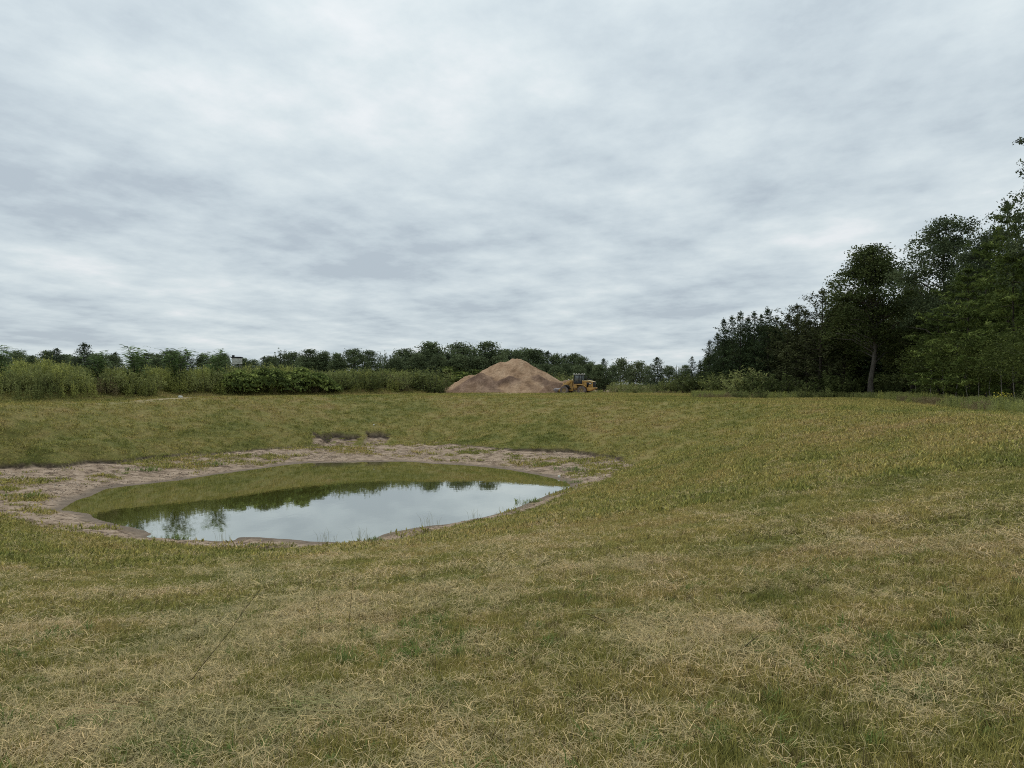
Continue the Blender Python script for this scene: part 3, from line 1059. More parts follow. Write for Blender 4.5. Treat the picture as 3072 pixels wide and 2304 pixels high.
def make_mound(h, cr, n, leaf, mat, seed):
    """dense mound of big overlapping leaves in drooping tiers"""
    r = np.random.default_rng(seed)
    mb = MB()
    for s in range(16):
        a = r.uniform(0, 6.28); q = r.uniform(0.1, 0.8)
        mb.tube([(0.3 * math.cos(a) * cr * q, 0.3 * math.sin(a) * cr * q, -0.05), (math.cos(a) * cr * q * .7, math.sin(a) * cr * q * .7, h * .6), (math.cos(a) * cr * q, math.sin(a) * cr * q, h * math.sqrt(1 - q * q) * .9)], [0.025, 0.02, 0.008], 4, cap=False)
    ns = 120; per = n // ns
    Cs, ids = [], []
    for q_ in range(ns):
        a = r.uniform(0, 6.28); q = math.sqrt(r.uniform(0, 1)); tier = r.uniform(0.35, 1.0) ** 0.5
        bz = 1 + 0.3 * float(fbm(np.array([math.cos(a) * q * 2 + 9]), np.array([math.sin(a) * q * 2 + seed]), 2, seed)[0])
        c = np.array([math.cos(a) * q * cr, math.sin(a) * q * cr, h * math.sqrt(max(0, 1 - (q * .97) ** 2.4)) * tier * bz])
        dx = r.normal(0, 0.34, per); dy = r.normal(0, 0.34, per)
        dz = r.normal(0, 0.035, per) - 0.45 * (dx * math.cos(a) + dy * math.sin(a)) * q - 0.25 * (dx * dx + dy * dy)
        C = c + np.c_[dx, dy, dz]; C[:, 2] = np.maximum(C[:, 2], 0.06)
        Cs.append(C); ids.append(np.full(per, q_))
    crown = crown_mesh('crown', np.concatenate(Cs), leaf, 0.7, mat, seed + 1, np.concatenate(ids))
    return mb.mesh('stems', m_dbark, True), crown, h


VAR = {}
VAR['oak'] = [make_broadleaf(18, 5.3, 3.2, 540, 56, 0.28, m_oak, m_bark, 301, lobes=9, rad=0.27),
              make_broadleaf(19, 5.6, 6.0, 300, 58, 0.28, m_oak2, m_bark, 305, lobes=10, rad=0.25),
              make_broadleaf(15, 3.8, 2.0, 300, 36, 0.36, m_oak, m_dbark, 309, lobes=8)]
VAR['red_pine'] = [make_conifer(12, 2.3, 1.6, 20, 6, 0.42, m_pine, m_dbark, 320 + k, irregular=0.22, shape=0.72, up=0.35) for k in range(3)]
VAR['jack_pine'] = [make_conifer(13, 2.9, 2.5, 17, 5, 0.45, m_jack, m_dbark, 330 + k, irregular=0.5, shape=0.55, up=0.45, lean=0.03 * (1 - 2 * k)) for k in range(2)]
VAR['white_pine'] = [make_conifer(14, 4.4, 1.0, 14, 7, 0.5, m_wpine, m_dbark, 340 + k, irregular=0.3, shape=0.55, up=0.12, fluffy=12, flat=0.13) for k in range(2)]
VAR['sapling'] = [make_broadleaf(6.5, 1.7, 2.2, 74, 24, 0.22, m_sap, m_gbark, 350 + k, lobes=6, rad=0.035) for k in range(3)]
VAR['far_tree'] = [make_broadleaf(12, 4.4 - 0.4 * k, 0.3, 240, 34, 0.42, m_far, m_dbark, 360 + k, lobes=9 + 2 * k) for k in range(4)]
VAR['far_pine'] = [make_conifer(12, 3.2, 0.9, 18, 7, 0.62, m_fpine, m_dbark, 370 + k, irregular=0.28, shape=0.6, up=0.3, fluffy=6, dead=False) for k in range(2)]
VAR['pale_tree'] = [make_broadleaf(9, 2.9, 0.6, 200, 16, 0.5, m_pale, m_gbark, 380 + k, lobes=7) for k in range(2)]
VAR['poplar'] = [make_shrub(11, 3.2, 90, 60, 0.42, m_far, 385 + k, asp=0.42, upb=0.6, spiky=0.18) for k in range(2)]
VAR['locust'] = [make_locust(5.0, 2.2, 10, 44, m_locust, m_dbark, 390 + k, 0.72) for k in range(3)]
VAR['shrub'] = [make_shrub(3.0, 2.1, 90, 26, 0.26, m_shrub, 400 + k, asp=0.34, upb=0.5) for k in range(3)]
VAR['dark_shrub'] = [make_shrub(3.0, 2.1, 80, 26, 0.26, m_oak, 440 + k, asp=0.4, upb=0.3) for k in range(2)]
VAR['willow'] = [make_shrub(3.2, 1.9, 90, 24, 0.28, m_willow, 410 + k, asp=0.22, upb=0.9, spiky=0.3) for k in range(2)]
VAR['knotweed'] = [make_mound(2.3, 2.6, 3000, 0.30, m_knot, 420 + k) for k in range(2)]
VAR['weed'] = [make_shrub(1.2, 0.8, 46, 14, 0.17, m_shrub, 430, asp=0.28, upb=0.7), make_shrub(1.1, 0.7, 44, 14, 0.16, m_gold, 433, asp=0.26, upb=0.9)]


def plant(kind, var, name, u, Y, top_v=None, height=None, label='', cat='tree', group=None, wide=1.0, rz=None, sink=0.0, tilt=(0, 0)):
    tm, cm, h0 = VAR[kind][var % len(VAR[kind])]
    X = at(u, Y)
    z0 = gz(X, Y)
    H = height if height else EYE - (top_v - 1152) / F * Y - z0
    s = H / h0
    rz = rng.uniform(0, 6.28) if rz is None else rz
    o = empty(name, (X, Y, z0 - sink), rz)
    o.rotation_euler = (tilt[0], tilt[1], rz)
    o.scale = (s * wide, s * wide, s)
    link(bpy.data.objects.new('trunk' if tm.name.startswith('trunk') else 'stems', tm), o)
    link(bpy.data.objects.new('crown', cm), o)
    tag(o, label, cat, group)
    return o

# ================================================================== woods and brush: every plant stands on the ground at its own distance
ORD = ['first', 'second', 'third', 'fourth', 'fifth', 'sixth', 'seventh', 'eighth', 'ninth', 'tenth', 'eleventh', 'twelfth', 'thirteenth', 'fourteenth']

TU = [1536 + X / Y * F for X, Y in TRACK[:8]]; TY = [Y for X, Y in TRACK[:8]]


def tY(u):
    return float(np.interp(u, TU, TY))      # distance of the track along that direction


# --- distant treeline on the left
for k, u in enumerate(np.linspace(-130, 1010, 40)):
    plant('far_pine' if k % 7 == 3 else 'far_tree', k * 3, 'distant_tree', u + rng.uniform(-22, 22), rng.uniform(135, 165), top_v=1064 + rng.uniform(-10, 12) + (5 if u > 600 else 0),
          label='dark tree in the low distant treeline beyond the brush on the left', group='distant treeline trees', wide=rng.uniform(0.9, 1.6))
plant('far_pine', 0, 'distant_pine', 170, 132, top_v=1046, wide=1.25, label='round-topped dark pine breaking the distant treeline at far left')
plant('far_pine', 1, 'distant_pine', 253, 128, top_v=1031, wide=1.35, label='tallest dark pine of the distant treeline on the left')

# --- fern-leaved small trees rising out of the brush
for k, (u, Y, tv, wd, ds) in enumerate([(-4, 68, 1033, 0.9, 'cut off by the left edge of the picture'), (290, 71, 1046, 1.0, 'dark and drooping in front of the tallest distant pine'),
                                  (408, 84, 1036, 1.05, 'with two feathery tops, right of the drooping dark one'),
                                  (531, 84, 1043, 1.15, 'broad, dark and feathery, left of the pale hut'), (648, 97, 1040, 0.9, 'thin and airy, just left of the pale hut')]):
    plant('locust', k, 'locust_tree', u, tY(u) + 6, top_v=tv, wide=wd, label='small fern-leaved tree in the brush ' + ds, group='fern-leaved trees in the brush')

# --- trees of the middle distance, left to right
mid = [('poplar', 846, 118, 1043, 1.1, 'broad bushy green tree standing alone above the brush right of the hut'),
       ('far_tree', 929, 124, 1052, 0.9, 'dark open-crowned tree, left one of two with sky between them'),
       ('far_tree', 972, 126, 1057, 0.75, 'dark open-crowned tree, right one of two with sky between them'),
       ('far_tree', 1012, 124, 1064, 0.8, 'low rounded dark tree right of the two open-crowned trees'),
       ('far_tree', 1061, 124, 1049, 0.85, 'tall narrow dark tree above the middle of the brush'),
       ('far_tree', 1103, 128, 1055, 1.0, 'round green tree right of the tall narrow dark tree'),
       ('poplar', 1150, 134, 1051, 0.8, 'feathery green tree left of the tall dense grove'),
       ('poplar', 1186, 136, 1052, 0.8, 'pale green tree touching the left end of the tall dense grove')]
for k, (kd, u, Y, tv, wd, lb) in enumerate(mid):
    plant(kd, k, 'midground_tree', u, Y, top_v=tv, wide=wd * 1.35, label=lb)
grove = [(1212, 1049), (1238, 1043), (1264, 1036), (1292, 1032), (1320, 1035), (1350, 1028), (1380, 1033), (1410, 1030), (1440, 1034), (1468, 1031), (1494, 1040)]
for k, (u, tv) in enumerate(grove):
    plant('poplar' if k % 3 else 'far_tree', k, 'grove_tree', u, 140 + 0.7 * k + 4 * (k % 3), top_v=tv, wide=rng.uniform(1.25, 1.6),
          label='tall dark grove tree behind the sand pile, %s from the left of the grove' % ORD[k], group='trees of the tall grove')
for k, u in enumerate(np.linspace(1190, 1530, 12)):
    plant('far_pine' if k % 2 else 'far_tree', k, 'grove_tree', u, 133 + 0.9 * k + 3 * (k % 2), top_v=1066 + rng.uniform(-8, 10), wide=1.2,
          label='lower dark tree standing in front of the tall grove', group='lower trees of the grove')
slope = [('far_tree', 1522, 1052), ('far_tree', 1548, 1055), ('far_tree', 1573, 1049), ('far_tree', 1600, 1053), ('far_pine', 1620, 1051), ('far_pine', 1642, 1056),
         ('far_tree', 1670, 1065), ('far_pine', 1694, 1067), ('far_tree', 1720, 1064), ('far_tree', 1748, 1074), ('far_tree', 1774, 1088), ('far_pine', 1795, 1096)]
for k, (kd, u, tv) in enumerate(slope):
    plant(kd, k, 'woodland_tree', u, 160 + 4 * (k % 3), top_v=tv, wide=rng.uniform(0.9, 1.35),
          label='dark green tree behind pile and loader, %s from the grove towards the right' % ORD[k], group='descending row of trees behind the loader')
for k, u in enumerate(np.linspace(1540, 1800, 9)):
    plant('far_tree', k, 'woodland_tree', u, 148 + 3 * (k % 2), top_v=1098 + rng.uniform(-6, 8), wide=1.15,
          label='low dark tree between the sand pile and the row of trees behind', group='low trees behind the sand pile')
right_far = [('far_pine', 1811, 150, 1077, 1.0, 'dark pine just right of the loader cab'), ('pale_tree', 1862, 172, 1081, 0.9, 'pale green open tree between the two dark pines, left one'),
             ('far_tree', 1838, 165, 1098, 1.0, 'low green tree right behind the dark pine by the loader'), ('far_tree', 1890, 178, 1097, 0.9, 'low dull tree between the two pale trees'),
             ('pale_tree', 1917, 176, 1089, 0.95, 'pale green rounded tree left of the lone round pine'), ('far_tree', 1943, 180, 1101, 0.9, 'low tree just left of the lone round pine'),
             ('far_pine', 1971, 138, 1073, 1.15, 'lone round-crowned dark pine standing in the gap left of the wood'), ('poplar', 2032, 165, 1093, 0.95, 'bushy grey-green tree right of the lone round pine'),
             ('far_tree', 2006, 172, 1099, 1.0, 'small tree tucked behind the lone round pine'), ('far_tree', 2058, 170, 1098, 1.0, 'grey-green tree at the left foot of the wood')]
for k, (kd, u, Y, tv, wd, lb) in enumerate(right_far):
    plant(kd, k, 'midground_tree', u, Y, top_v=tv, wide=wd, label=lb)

# --- the wood on the right: edge pines
edge = [(2076, 126, 1070, 0.9), (2100, 124, 1082, 0.95), (2129, 120, 1022, 0.95), (2152, 116, 1000, 0.85), (2172, 112, 959, 0.85), (2196, 111, 950, 0.8), (2221, 108, 937, 0.85),
        (2244, 109, 952, 0.8), (2263, 107, 937, 0.8), (2284, 106, 945, 0.75), (2304, 104, 926, 0.9), (2331, 104, 950, 0.85)]
for k, (u, Y, tv, wd) in enumerate(edge):
    plant('red_pine', k, 'pine_tree', u, Y, top_v=tv, wide=wd * 1.15, label='dark straight pine of the dense stand, %s from its left end' % ORD[k], group='pines at the left end of the wood')
jack = [(2358, 101, 944, 'olive crooked pine next to the straight pine stand'), (2388, 99, 914, 'olive crooked pine with a ragged flat top'), (2422, 97, 932, 'olive pine with low hanging boughs left of the leaning-topped pine'),
        (2458, 93, 870, 'pine with a bare crooked leaning top left of the big oak')]
for k, (u, Y, tv, lb) in enumerate(jack):
    plant('jack_pine', k, 'pine_tree', u, Y, top_v=tv, wide=1.1, label=lb)
plant('oak', 0, 'oak_tree', 2612, 88.5, top_v=745, wide=1.06, rz=0.6, label='big round-crowned oak with a bare grey trunk at the edge of the wood')
plant('oak', 1, 'oak_tree', 2838, 79, top_v=655, wide=0.92, rz=2.2, label='tall grey-green open-crowned tree right of the big oak')
plant('oak', 1, 'oak_tree', 2965, 71, top_v=690, wide=0.85, rz=4.2, label='grey-green open tree between the tall open one and the tallest pine')
plant('white_pine', 0, 'pine_tree', 3022, 66, top_v=608, wide=0.62, label='slender pine with tufted upright top near the right edge')
plant('oak', 1, 'oak_tree', 3190, 54, top_v=440, wide=0.76, rz=0.4, label='tall tree mostly beyond the right edge, boughs reaching into the sky')
big = bpy.data.objects['oak_tree.003'] if 'oak_tree.003' in bpy.data.objects else None
for o_ in bpy.data.objects:
    if o_.get('label', '').startswith('tall tree mostly beyond'): big = o_
bpy.context.view_layer.update()
inv = big.matrix_world.inverted()
for q, pts_ in enumerate([[(3150, 470), (3085, 450), (3055, 432), (3028, 436)], [(3160, 520), (3090, 505), (3048, 498)]]):
    W3 = np.array([((u_ - 1536) / F * 54, 54 - 0.3 * i_, EYE - (v_ - 1152) / F * 54) for i_, (u_, v_) in enumerate(pts_)])
    r_ = np.random.default_rng(360 + q)
    C_ = []
    for a_, b_, m_ in [(W3[-2], W3[-1], 70)] + ([(W3[-3], W3[-2], 60)] if q == 0 else []):
        t_ = r_.choice([0.25, 0.55, 0.95], m_)[:, None]
        C_.append(a_ + (b_ - a_) * t_ + r_.normal(0, 1, (m_, 3)) * (0.12, 0.2, 0.11))
    tol = lambda A: np.array([inv @ Vector(p_) for p_ in A])
    mb = MB(); mb.tube(tol(W3), np.linspace(0.05, 0.012, len(W3)) / big.scale[2], 5)
    bo = mb.build('bough', m_bark, big, True)
    Vl, Ql = leaf_quads(np.concatenate(C_), 0.2, 0.5, r_)
    link(bpy.data.objects.new('leaves', mesh_np('leaves', tol(Vl), Ql, None, m_oak2, False, dict(tint=np.repeat(r_.uniform(0, 1, len(Ql)), 4)))), bo)
plant('white_pine', 1, 'pine_tree', 2905, 63, top_v=800, wide=1.0, label='soft bright green pine with sweeping lower boughs right of the oak')
plant('white_pine', 0, 'pine_tree', 2815, 72, top_v=930, wide=1.05, label='smaller bright green pine at the left foot of the soft green pine')
plant('white_pine', 1, 'pine_tree', 3040, 56, top_v=735, wide=0.95, label='dense green pine filling the right edge of the picture')
plant('oak', 2, 'oak_tree', 2520, 96, top_v=905, wide=1.0, label='dark leafy tree between the leaning-topped pine and the oak')
plant('oak', 2, 'oak_tree', 2735, 92, top_v=860, wide=1.0, label='dark leafy tree filling the gap right of the oak trunk')
for k, (u, Y, tv) in enumerate([(2748, 74, 1040), (2792, 70, 1010), (2832, 66, 1030), (2868, 62, 1000), (2905, 59, 1045), (2938, 57, 1015), (2972, 55, 1050), (3008, 52, 1000), (3046, 50, 1035), (3080, 47, 985)]):
    plant('sapling', k, 'sapling', u, Y, top_v=tv, wide=1.15, label='thin-stemmed leafy sapling at the wood edge, %s from the oak towards the right' % ORD[k], group='saplings at the wood edge')
# depth of the wood
for k in range(64):
    f = k / 63
    u = 2130 + 1250 * f + rng.uniform(-25, 25)
    Y = np.interp(u, [2100, 2400, 2700, 3000, 3400], [128, 112, 100, 74, 60]) + rng.uniform(3, 26)
    tv = np.interp(u, [2100, 2180, 2320, 2480, 2720, 2950, 3100, 3400], [1080, 985, 965, 940, 900, 800, 740, 700]) + rng.uniform(0, 50)
    kd = ['red_pine', 'oak', 'jack_pine'][k % 3]
    plant(kd, 2 if kd == 'oak' else k, 'wood_tree', u, Y, top_v=tv, wide=1.25, label='dark tree deep inside the wood behind the edge trees', group='trees deep inside the wood')
for k in range(46):
    u = 2120 + 1250 * k / 45 + rng.uniform(-20, 20)
    Y = np.interp(u, [2100, 2400, 2700, 3000, 3400], [130, 116, 103, 78, 64]) + rng.uniform(0, 16)
    plant('dark_shrub', k, 'wood_shrub', u, Y, height=rng.uniform(3.0, 4.6), wide=1.5, cat='shrub', label='dim undergrowth shrub inside the wood between the trunks', group='undergrowth inside the wood')
# understory
under = [('dark_shrub', 2088, 119, 1105, 1.2), ('dark_shrub', 2130, 115, 1100, 1.3), ('shrub', 2172, 108, 1108, 1.3), ('willow', 2238, 99, 1092, 1.2), ('dark_shrub', 2290, 96, 1105, 1.2),
         ('dark_shrub', 2345, 94, 1112, 1.2), ('dark_shrub', 2505, 90, 1100, 0.9), ('dark_shrub', 2540, 90, 1128, 0.9), ('dark_shrub', 2672, 88, 1140, 0.9)]
for k, (kd, u, Y, tv, wd) in enumerate(under):
    plant(kd, k, 'understory_shrub', u, Y, top_v=tv, wide=wd * 1.25, cat='shrub', group='shrubs under the wood edge',
          label='bright yellow-green shrub under the pines' if kd == 'willow' else 'dull green shrub at the foot of the wood, %s from its left end' % ORD[k])
for k, (u, Y, tv, wd) in enumerate([(2222, 83.5, 1166, 1.6), (2280, 83, 1158, 1.1), (2415, 84, 1150, 1.2), (2480, 85, 1160, 1.2), (2700, 81, 1172, 1.2), (2790, 70.5, 1158, 1.1), (2985, 54, 1180, 1.3), (3055, 48, 1172, 1.6)]):
    plant('weed', 0, 'weed_bush', u, Y, top_v=tv, wide=wd, cat='weed', group='weed bushes along the wood edge', label='low weed bush on the mown edge of the wood, %s from the left' % ORD[k])

# --- brush: shrubs, mounds
for k, (u, Y, tv) in enumerate([(700, 92, 1118), (738, 88, 1112), (792, 92, 1106), (884, 97, 1104), (948, 99, 1118), (990, 100, 1140)]):
    plant('knotweed', k, 'knotweed_mound', u, tY(u) + 4, top_v=tv, wide=[.85, .95, .9, .95, .95, .85][k], cat='bush', group='broad-leaved mounds by the track',
          label='mound of broad drooping leaves beside the track, %s of six from the left' % ORD[k])
for k, (u, Y, tv) in enumerate([(1312, 137, 1112), (1352, 138, 1102), (1396, 139, 1106)]):
    plant('knotweed', k, 'knotweed_mound', u, Y, top_v=tv, wide=1.0, cat='bush', group='broad-leaved mounds by the sand pile',
          label='leafy green mound at the left foot of the sand pile, %s from the left' % ORD[k])
bl = [(1020, 108, 1106), (1048, 112, 1100), (1078, 108, 1104), (1108, 114, 1098), (1140, 110, 1103), (1168, 116, 1100), (1200, 112, 1106), (1232, 118, 1098), (1262, 116, 1106), (1290, 120, 1100), (1325, 134, 1098), (1360, 138, 1094), (1400, 140, 1094), (1440, 142, 1100)]
for k, (u, Y, tv) in enumerate(bl):
    plant('willow' if k % 4 == 2 else 'shrub', k, 'thicket_shrub', u, Y if u > 1300 else tY(u) + 5 + 3 * (k % 3), top_v=tv, wide=1.35, cat='shrub', group='shrubs of the thicket before the grove',
          label='olive green thicket shrub between broad-leaved mounds and sand pile, %s from the left' % ORD[k])
bl2 = [(-20, 76, 1088), (60, 78, 1090), (150, 80, 1092), (360, 82, 1094), (455, 88, 1096), (505, 92, 1100), (590, 94, 1098), (640, 98, 1100), (700, 104, 1090), (760, 108, 1084), (820, 110, 1082), (880, 114, 1090), (940, 114, 1098), (990, 116, 1102)]
for k, (u, Y, tv) in enumerate(bl2):
    plant('willow' if k % 2 else 'shrub', k, 'brush_shrub', u, tY(u) + 10 + 3 * (k % 2), top_v=tv, wide=1.3, cat='shrub', group='shrubs standing in the weedy brush',
          label='bushy green shrub rising from the weedy brush, %s from the left edge' % ORD[k])
bl3 = [(1655, 138, 1118, 'shrub'), (1690, 140, 1110, 'willow'), (1850, 134, 1140, 'willow'), (1880, 130, 1138, 'willow'), (1910, 132, 1142, 'shrub'), (1945, 130, 1146, 'willow'), (2010, 128, 1130, 'shrub'), (2045, 126, 1126, 'shrub')]
for k, (u, Y, tv, kd) in enumerate(bl3):
    plant(kd, k, 'low_shrub', u, Y, top_v=tv, wide=1.4, cat='shrub', group='low shrubs behind loader and field', label='low yellow-green shrub beyond the field, %s from sand pile to wood' % ORD[k])

bl4 = [(-60, 66, 1112), (20, 68, 1106), (95, 70, 1098), (175, 72, 1100), (235, 74, 1104), (330, 77, 1098), (385, 82, 1104), (440, 84, 1108), (560, 89, 1104), (620, 91, 1100), (668, 93, 1106)]
for k, (u, Y, tv) in enumerate(bl4):
    plant('willow', k, 'goldenrod_clump', u, tY(u) + 4.5, top_v=tv, wide=1.25, cat='shrub', group='tall yellow-green clumps near the track',
          label='tall yellow-green weed clump near the track, %s from the left edge' % ORD[k])

# --- weeds nobody could count
def stem_weed(h, n, mat, seed, leaf=0.16, spread=0.3, asp=0.24):
    r = np.random.default_rng(seed)
    cen, V2, Q2, T2, t2 = [], None, None, None, None
    for s in range(n):
        a = r.uniform(0, 6.28); q = spread * math.sqrt(r.uniform())
        b = np.array([math.cos(a) * q, math.sin(a) * q, 0]); hh_ = h * r.uniform(0.6, 1.1)
        m = int(22 * hh_ / 1.5) + 6
        f = r.uniform(0.05, 1, m)
        c = b + np.c_[r.normal(0, 0.10, m) * (1.1 - f), r.normal(0, 0.10, m) * (1.1 - f), f * hh_]
        cen.append(c)
    C = np.concatenate(cen)
    V, Q = leaf_quads(C, leaf, asp, r, 0, 0.9)
    return mesh_np('stem_weed', V, Q, None, mat, False, dict(tint=np.repeat(r.uniform(0, 1, len(C)), 4)))


wv_ = [stem_weed(1.5, 7, m_gold, 500), stem_weed(1.7, 7, m_gold, 501), stem_weed(1.3, 7, m_willow, 502), stem_weed(1.1, 8, m_brownw, 503), stem_weed(1.4, 7, m_shrub, 504)]
n = 26000
x = rng.uniform(-85, -10, n); y = rng.uniform(36, 130, n)
z, d_, wt_, tr_, sp_, yd_, br_ = land(x, y, True)
dtr = path_dist(TRACK, x, y)
bx_ = np.array([p_[0] for p_ in TRACK]); by_ = np.array([p_[1] for p_ in TRACK])
ok = (br_ | ((x < np.interp(y, by_, bx_)) & (y < 101))) & (dtr < 24) & (x < -9) & (rng.uniform(0, 1, n) < np.where(dtr < 9, 1, 0.5)) & (dtr > 2.7 + 0.7 * fbm(x * .3, y * .3, 2, 91))
x, y, z, dtr = x[ok], y[ok], z[ok], dtr[ok]
k = len(x)
hole = rng.uniform(0, 1, k) < 0.25 + 0.75 * sstep(-0.35, 0.0, fbm(x * 0.45, y * 0.45, 3, 94))
x, y, z, dtr = x[hole], y[hole], z[hole], dtr[hole]
k = len(x)
pn = fbm(x * 0.16, y * 0.16, 3, 92)
vid = np.where(pn > 0.28, 3, np.where(pn > 0.02, rng.integers(0, 2, k), np.where(pn > -0.2, rng.choice([0, 1, 2], k), rng.choice([2, 4], k))))
sc_ = rng.uniform(0.75, 1.2, k) * (0.50 + 0.55 * sstep(1.5, 4.5, dtr)) * (1 + 0.45 * fbm(x * 0.22, y * 0.22, 3, 93))
scatter('weedy_brush', np.c_[x, y, z], rand_rot(k, 0.08), uni(sc_ * 1.22), vid, wv_, 'dense thicket of goldenrod and tall weeds along the track')

EDGE = [(1700, 122), (1800, 121), (1900, 121), (2060, 117), (2170, 104), (2200, 84), (2330, 83), (2480, 86), (2620, 88), (2750, 78), (2860, 65), (2960, 55.5), (3072, 47.5), (3250, 40)]
EP = np.array([(at(u, Y), Y) for u, Y in EDGE])
px_, py_ = [], []
for (a_, b_) in zip(EP[:-1], EP[1:]):
    m = int(np.linalg.norm(b_ - a_) * 26)
    t = rng.uniform(0, 1, m)
    dd = (b_ - a_) / np.linalg.norm(b_ - a_); nn_ = np.array([-dd[1], dd[0]])
    off = rng.uniform(-0.2, 4.5, m) ** 1.0
    if nn_[1] < 0: nn_ = -nn_
    p = a_ + np.outer(t, b_ - a_) + np.outer(off, nn_)
    px_.append(p[:, 0]); py_.append(p[:, 1])
x = np.concatenate(px_); y = np.concatenate(py_)
z = land(x, y); k = len(x)
pn = fbm(x * 0.2, y * 0.2, 3, 95)
vid = np.where(pn > 0.2, 3, np.where(pn > -0.1, rng.choice([0, 2], k), rng.choice([2, 4], k)))
scatter('edge_weeds', np.c_[x, y, z], rand_rot(k, 0.1), uni(rng.uniform(0.25, 0.62, k)), vid, wv_, 'low weeds and tall grass along the foot of the wood')

# ================================================================== sand pile
def pile_h(x, y):
    def cone(x0, y0, h, s, ax=1.0, ay=1.0, rnd=0.5):
        d = np.sqrt(((x - x0) * ax) ** 2 + ((y - y0) * ay) ** 2 + rnd * rnd) - rnd
        return h - s * d
    wob = 0.10 * fbm(x * 0.35, y * 0.35, 3, 601)
    L = [cone(0.7, 133.5, 6.35, 0.56, rnd=0.9), cone(-1.7, 133, 5.7, 0.57, rnd=0.9), cone(-7.2, 130.5, 3.35, 0.56, rnd=0.6), cone(-9.6, 129.5, 2.0, 0.5, rnd=.6),
         cone(-5.4, 127.6, 3.8, 0.66, 0.95, 1, 0.15), cone(-3.6, 125.6, 2.3, 0.60, 0.8, 1, 0.3), cone(-0.4, 126.2, 3.1, 0.72, 0.62, 1.1, 0.2),
         cone(4.4, 127.6, 3.4, 0.80, 0.75, 1, 0.15), cone(3.0, 124.8, 1.5, 0.6, 0.7, 1, 0.3), cone(7.4, 127.0, 2.3, 0.66, 0.62, 1.1, 0.2), cone(9.8, 129.6, 2.5, 0.62, 0.9, 1, 0.25)]
    A = np.array(L)
    m = A.max(0)
    sm = m + 0.10 * np.log(np.exp((A - m) / 0.10).sum(0)) + wob * np.clip(m / 2, 0, 1)
    damp = np.maximum(A[4:].max(0) - A[:4].max(0), -9)
    return sm, damp


gx, gy = np.meshgrid(np.linspace(-16, 15, 220), np.linspace(119, 147, 170), indexing='ij')
hz, damp = pile_h(gx.ravel(), gy.ravel())
xx_, yy_ = gx.ravel(), gy.ravel()
rill = 0.20 * fbm(xx_ * 1.5, yy_ * 0.45, 4, 611) + 0.13 * fbm(xx_ * 3.5, yy_ * 3.5, 3, 612)
hz = hz + rill * np.clip(hz, 0, 1)
base = -0.17 - 0.10
zz_ = np.maximum(hz, -0.3) + base + 0.12
V = np.c_[xx_, yy_, zz_]
Q = []
ni, nj = gx.shape
I, J = np.meshgrid(np.arange(ni - 1), np.arange(nj - 1), indexing='ij')
Q = np.stack([I * nj + J, (I + 1) * nj + J, (I + 1) * nj + J + 1, I * nj + J + 1], -1).reshape(-1, 4)
hq = hz[Q].max(1)
Q = Q[hq > -0.12]
m_sand, nt = new_mat('sand')
tcn = N(nt, 'ShaderNodeTexCoord')
mp = N(nt, 'ShaderNodeMapping', ins={0: tcn.outputs['Object'], 3: (1, 0.6, 0.8)}).outputs[0]
n1 = noise(nt, mp, 0.55, 5, 0.6, 0.6); n2 = noise(nt, mp, 5, 5, 0.7)
s = math_n(nt, 'MULTIPLY_ADD', n1, 0.65, math_n(nt, 'MULTIPLY', n2, 0.35))
dry = ramp(nt, s, [(0.36, (0.21, 0.130, 0.076)), (0.5, (0.325, 0.214, 0.132)), (0.62, (0.42, 0.295, 0.192))])
dmp = ramp(nt, s, [(0.38, (0.08, 0.049, 0.034)), (0.5, (0.145, 0.092, 0.065)), (0.64, (0.25, 0.165, 0.118))])
c = mixc(nt, N(nt, 'ShaderNodeAttribute', attribute_name='damp').outputs['Fac'], dry, dmp)
finish(m_sand, nt, c, 0.95, 0.1, bump(nt, math_n(nt, 'MULTIPLY_ADD', n2, 0.6, math_n(nt, 'MULTIPLY', n1, 0.8)), 0.9, 0.35))
dmpa = sstep(-0.35, 0.15, damp + 0.35 * fbm(xx_ * 0.5, yy_ * 0.5, 3, 620)) * np.clip(0.75 + 0.5 * fbm(xx_ * 0.3, yy_ * .3, 2, 621), 0, 1)
used = np.unique(Q); remap = np.full(len(V), -1); remap[used] = np.arange(len(used))
me = mesh_np('sand_pile', V[used], remap[Q], None, m_sand, True, dict(damp=dmpa[used]))
tag(link(bpy.data.objects.new('sand_pile', me)), 'tall reddish tan sand pile with dark fresh-dug lower faces', 'sand pile')
# loose heap the bucket is digging into
def heap(name, X, Y, rx, ry, h, label, seed, dampv=0.5):
    q, a = np.meshgrid(np.linspace(0, 1, 12), np.linspace(0, 2 * math.pi, 28, endpoint=False), indexing='ij')
    x = np.cos(a) * q * rx; y = np.sin(a) * q * ry
    z = h * (1 - q) * (1 + 0.35 * fbm(x + seed, y, 3, seed)) ** 1.0 + 0.12 * fbm(x * 2, y * 2, 3, seed + 1) * (1 - q) - 0.08 * q
    V = np.c_[x.ravel(), y.ravel(), z.ravel()]
    i, j = np.meshgrid(np.arange(11), np.arange(28), indexing='ij')
    Q = np.stack([i * 28 + j, (i + 1) * 28 + j, (i + 1) * 28 + (j + 1) % 28, i * 28 + (j + 1) % 28], -1).reshape(-1, 4)
    me = mesh_np(name, V, Q, None, m_sand, True, dict(damp=np.full(len(V), dampv)))
    o = link(bpy.data.objects.new(name, me)); o.location = (X, Y, gz(X, Y) + 0.02)
    return tag(o, label, 'sand heap')


heap('sand_heap', at(1646, 121.5), 121.5, 2.3, 2.0, 1.75, 'low sand heap right in front of the loader bucket', 640, 0.6)
heap('sand_heap', at(1703, 127), 127, 3.0, 2.6, 3.0, 'sharp-topped sand heap showing behind the loader arm', 650, 0.35)

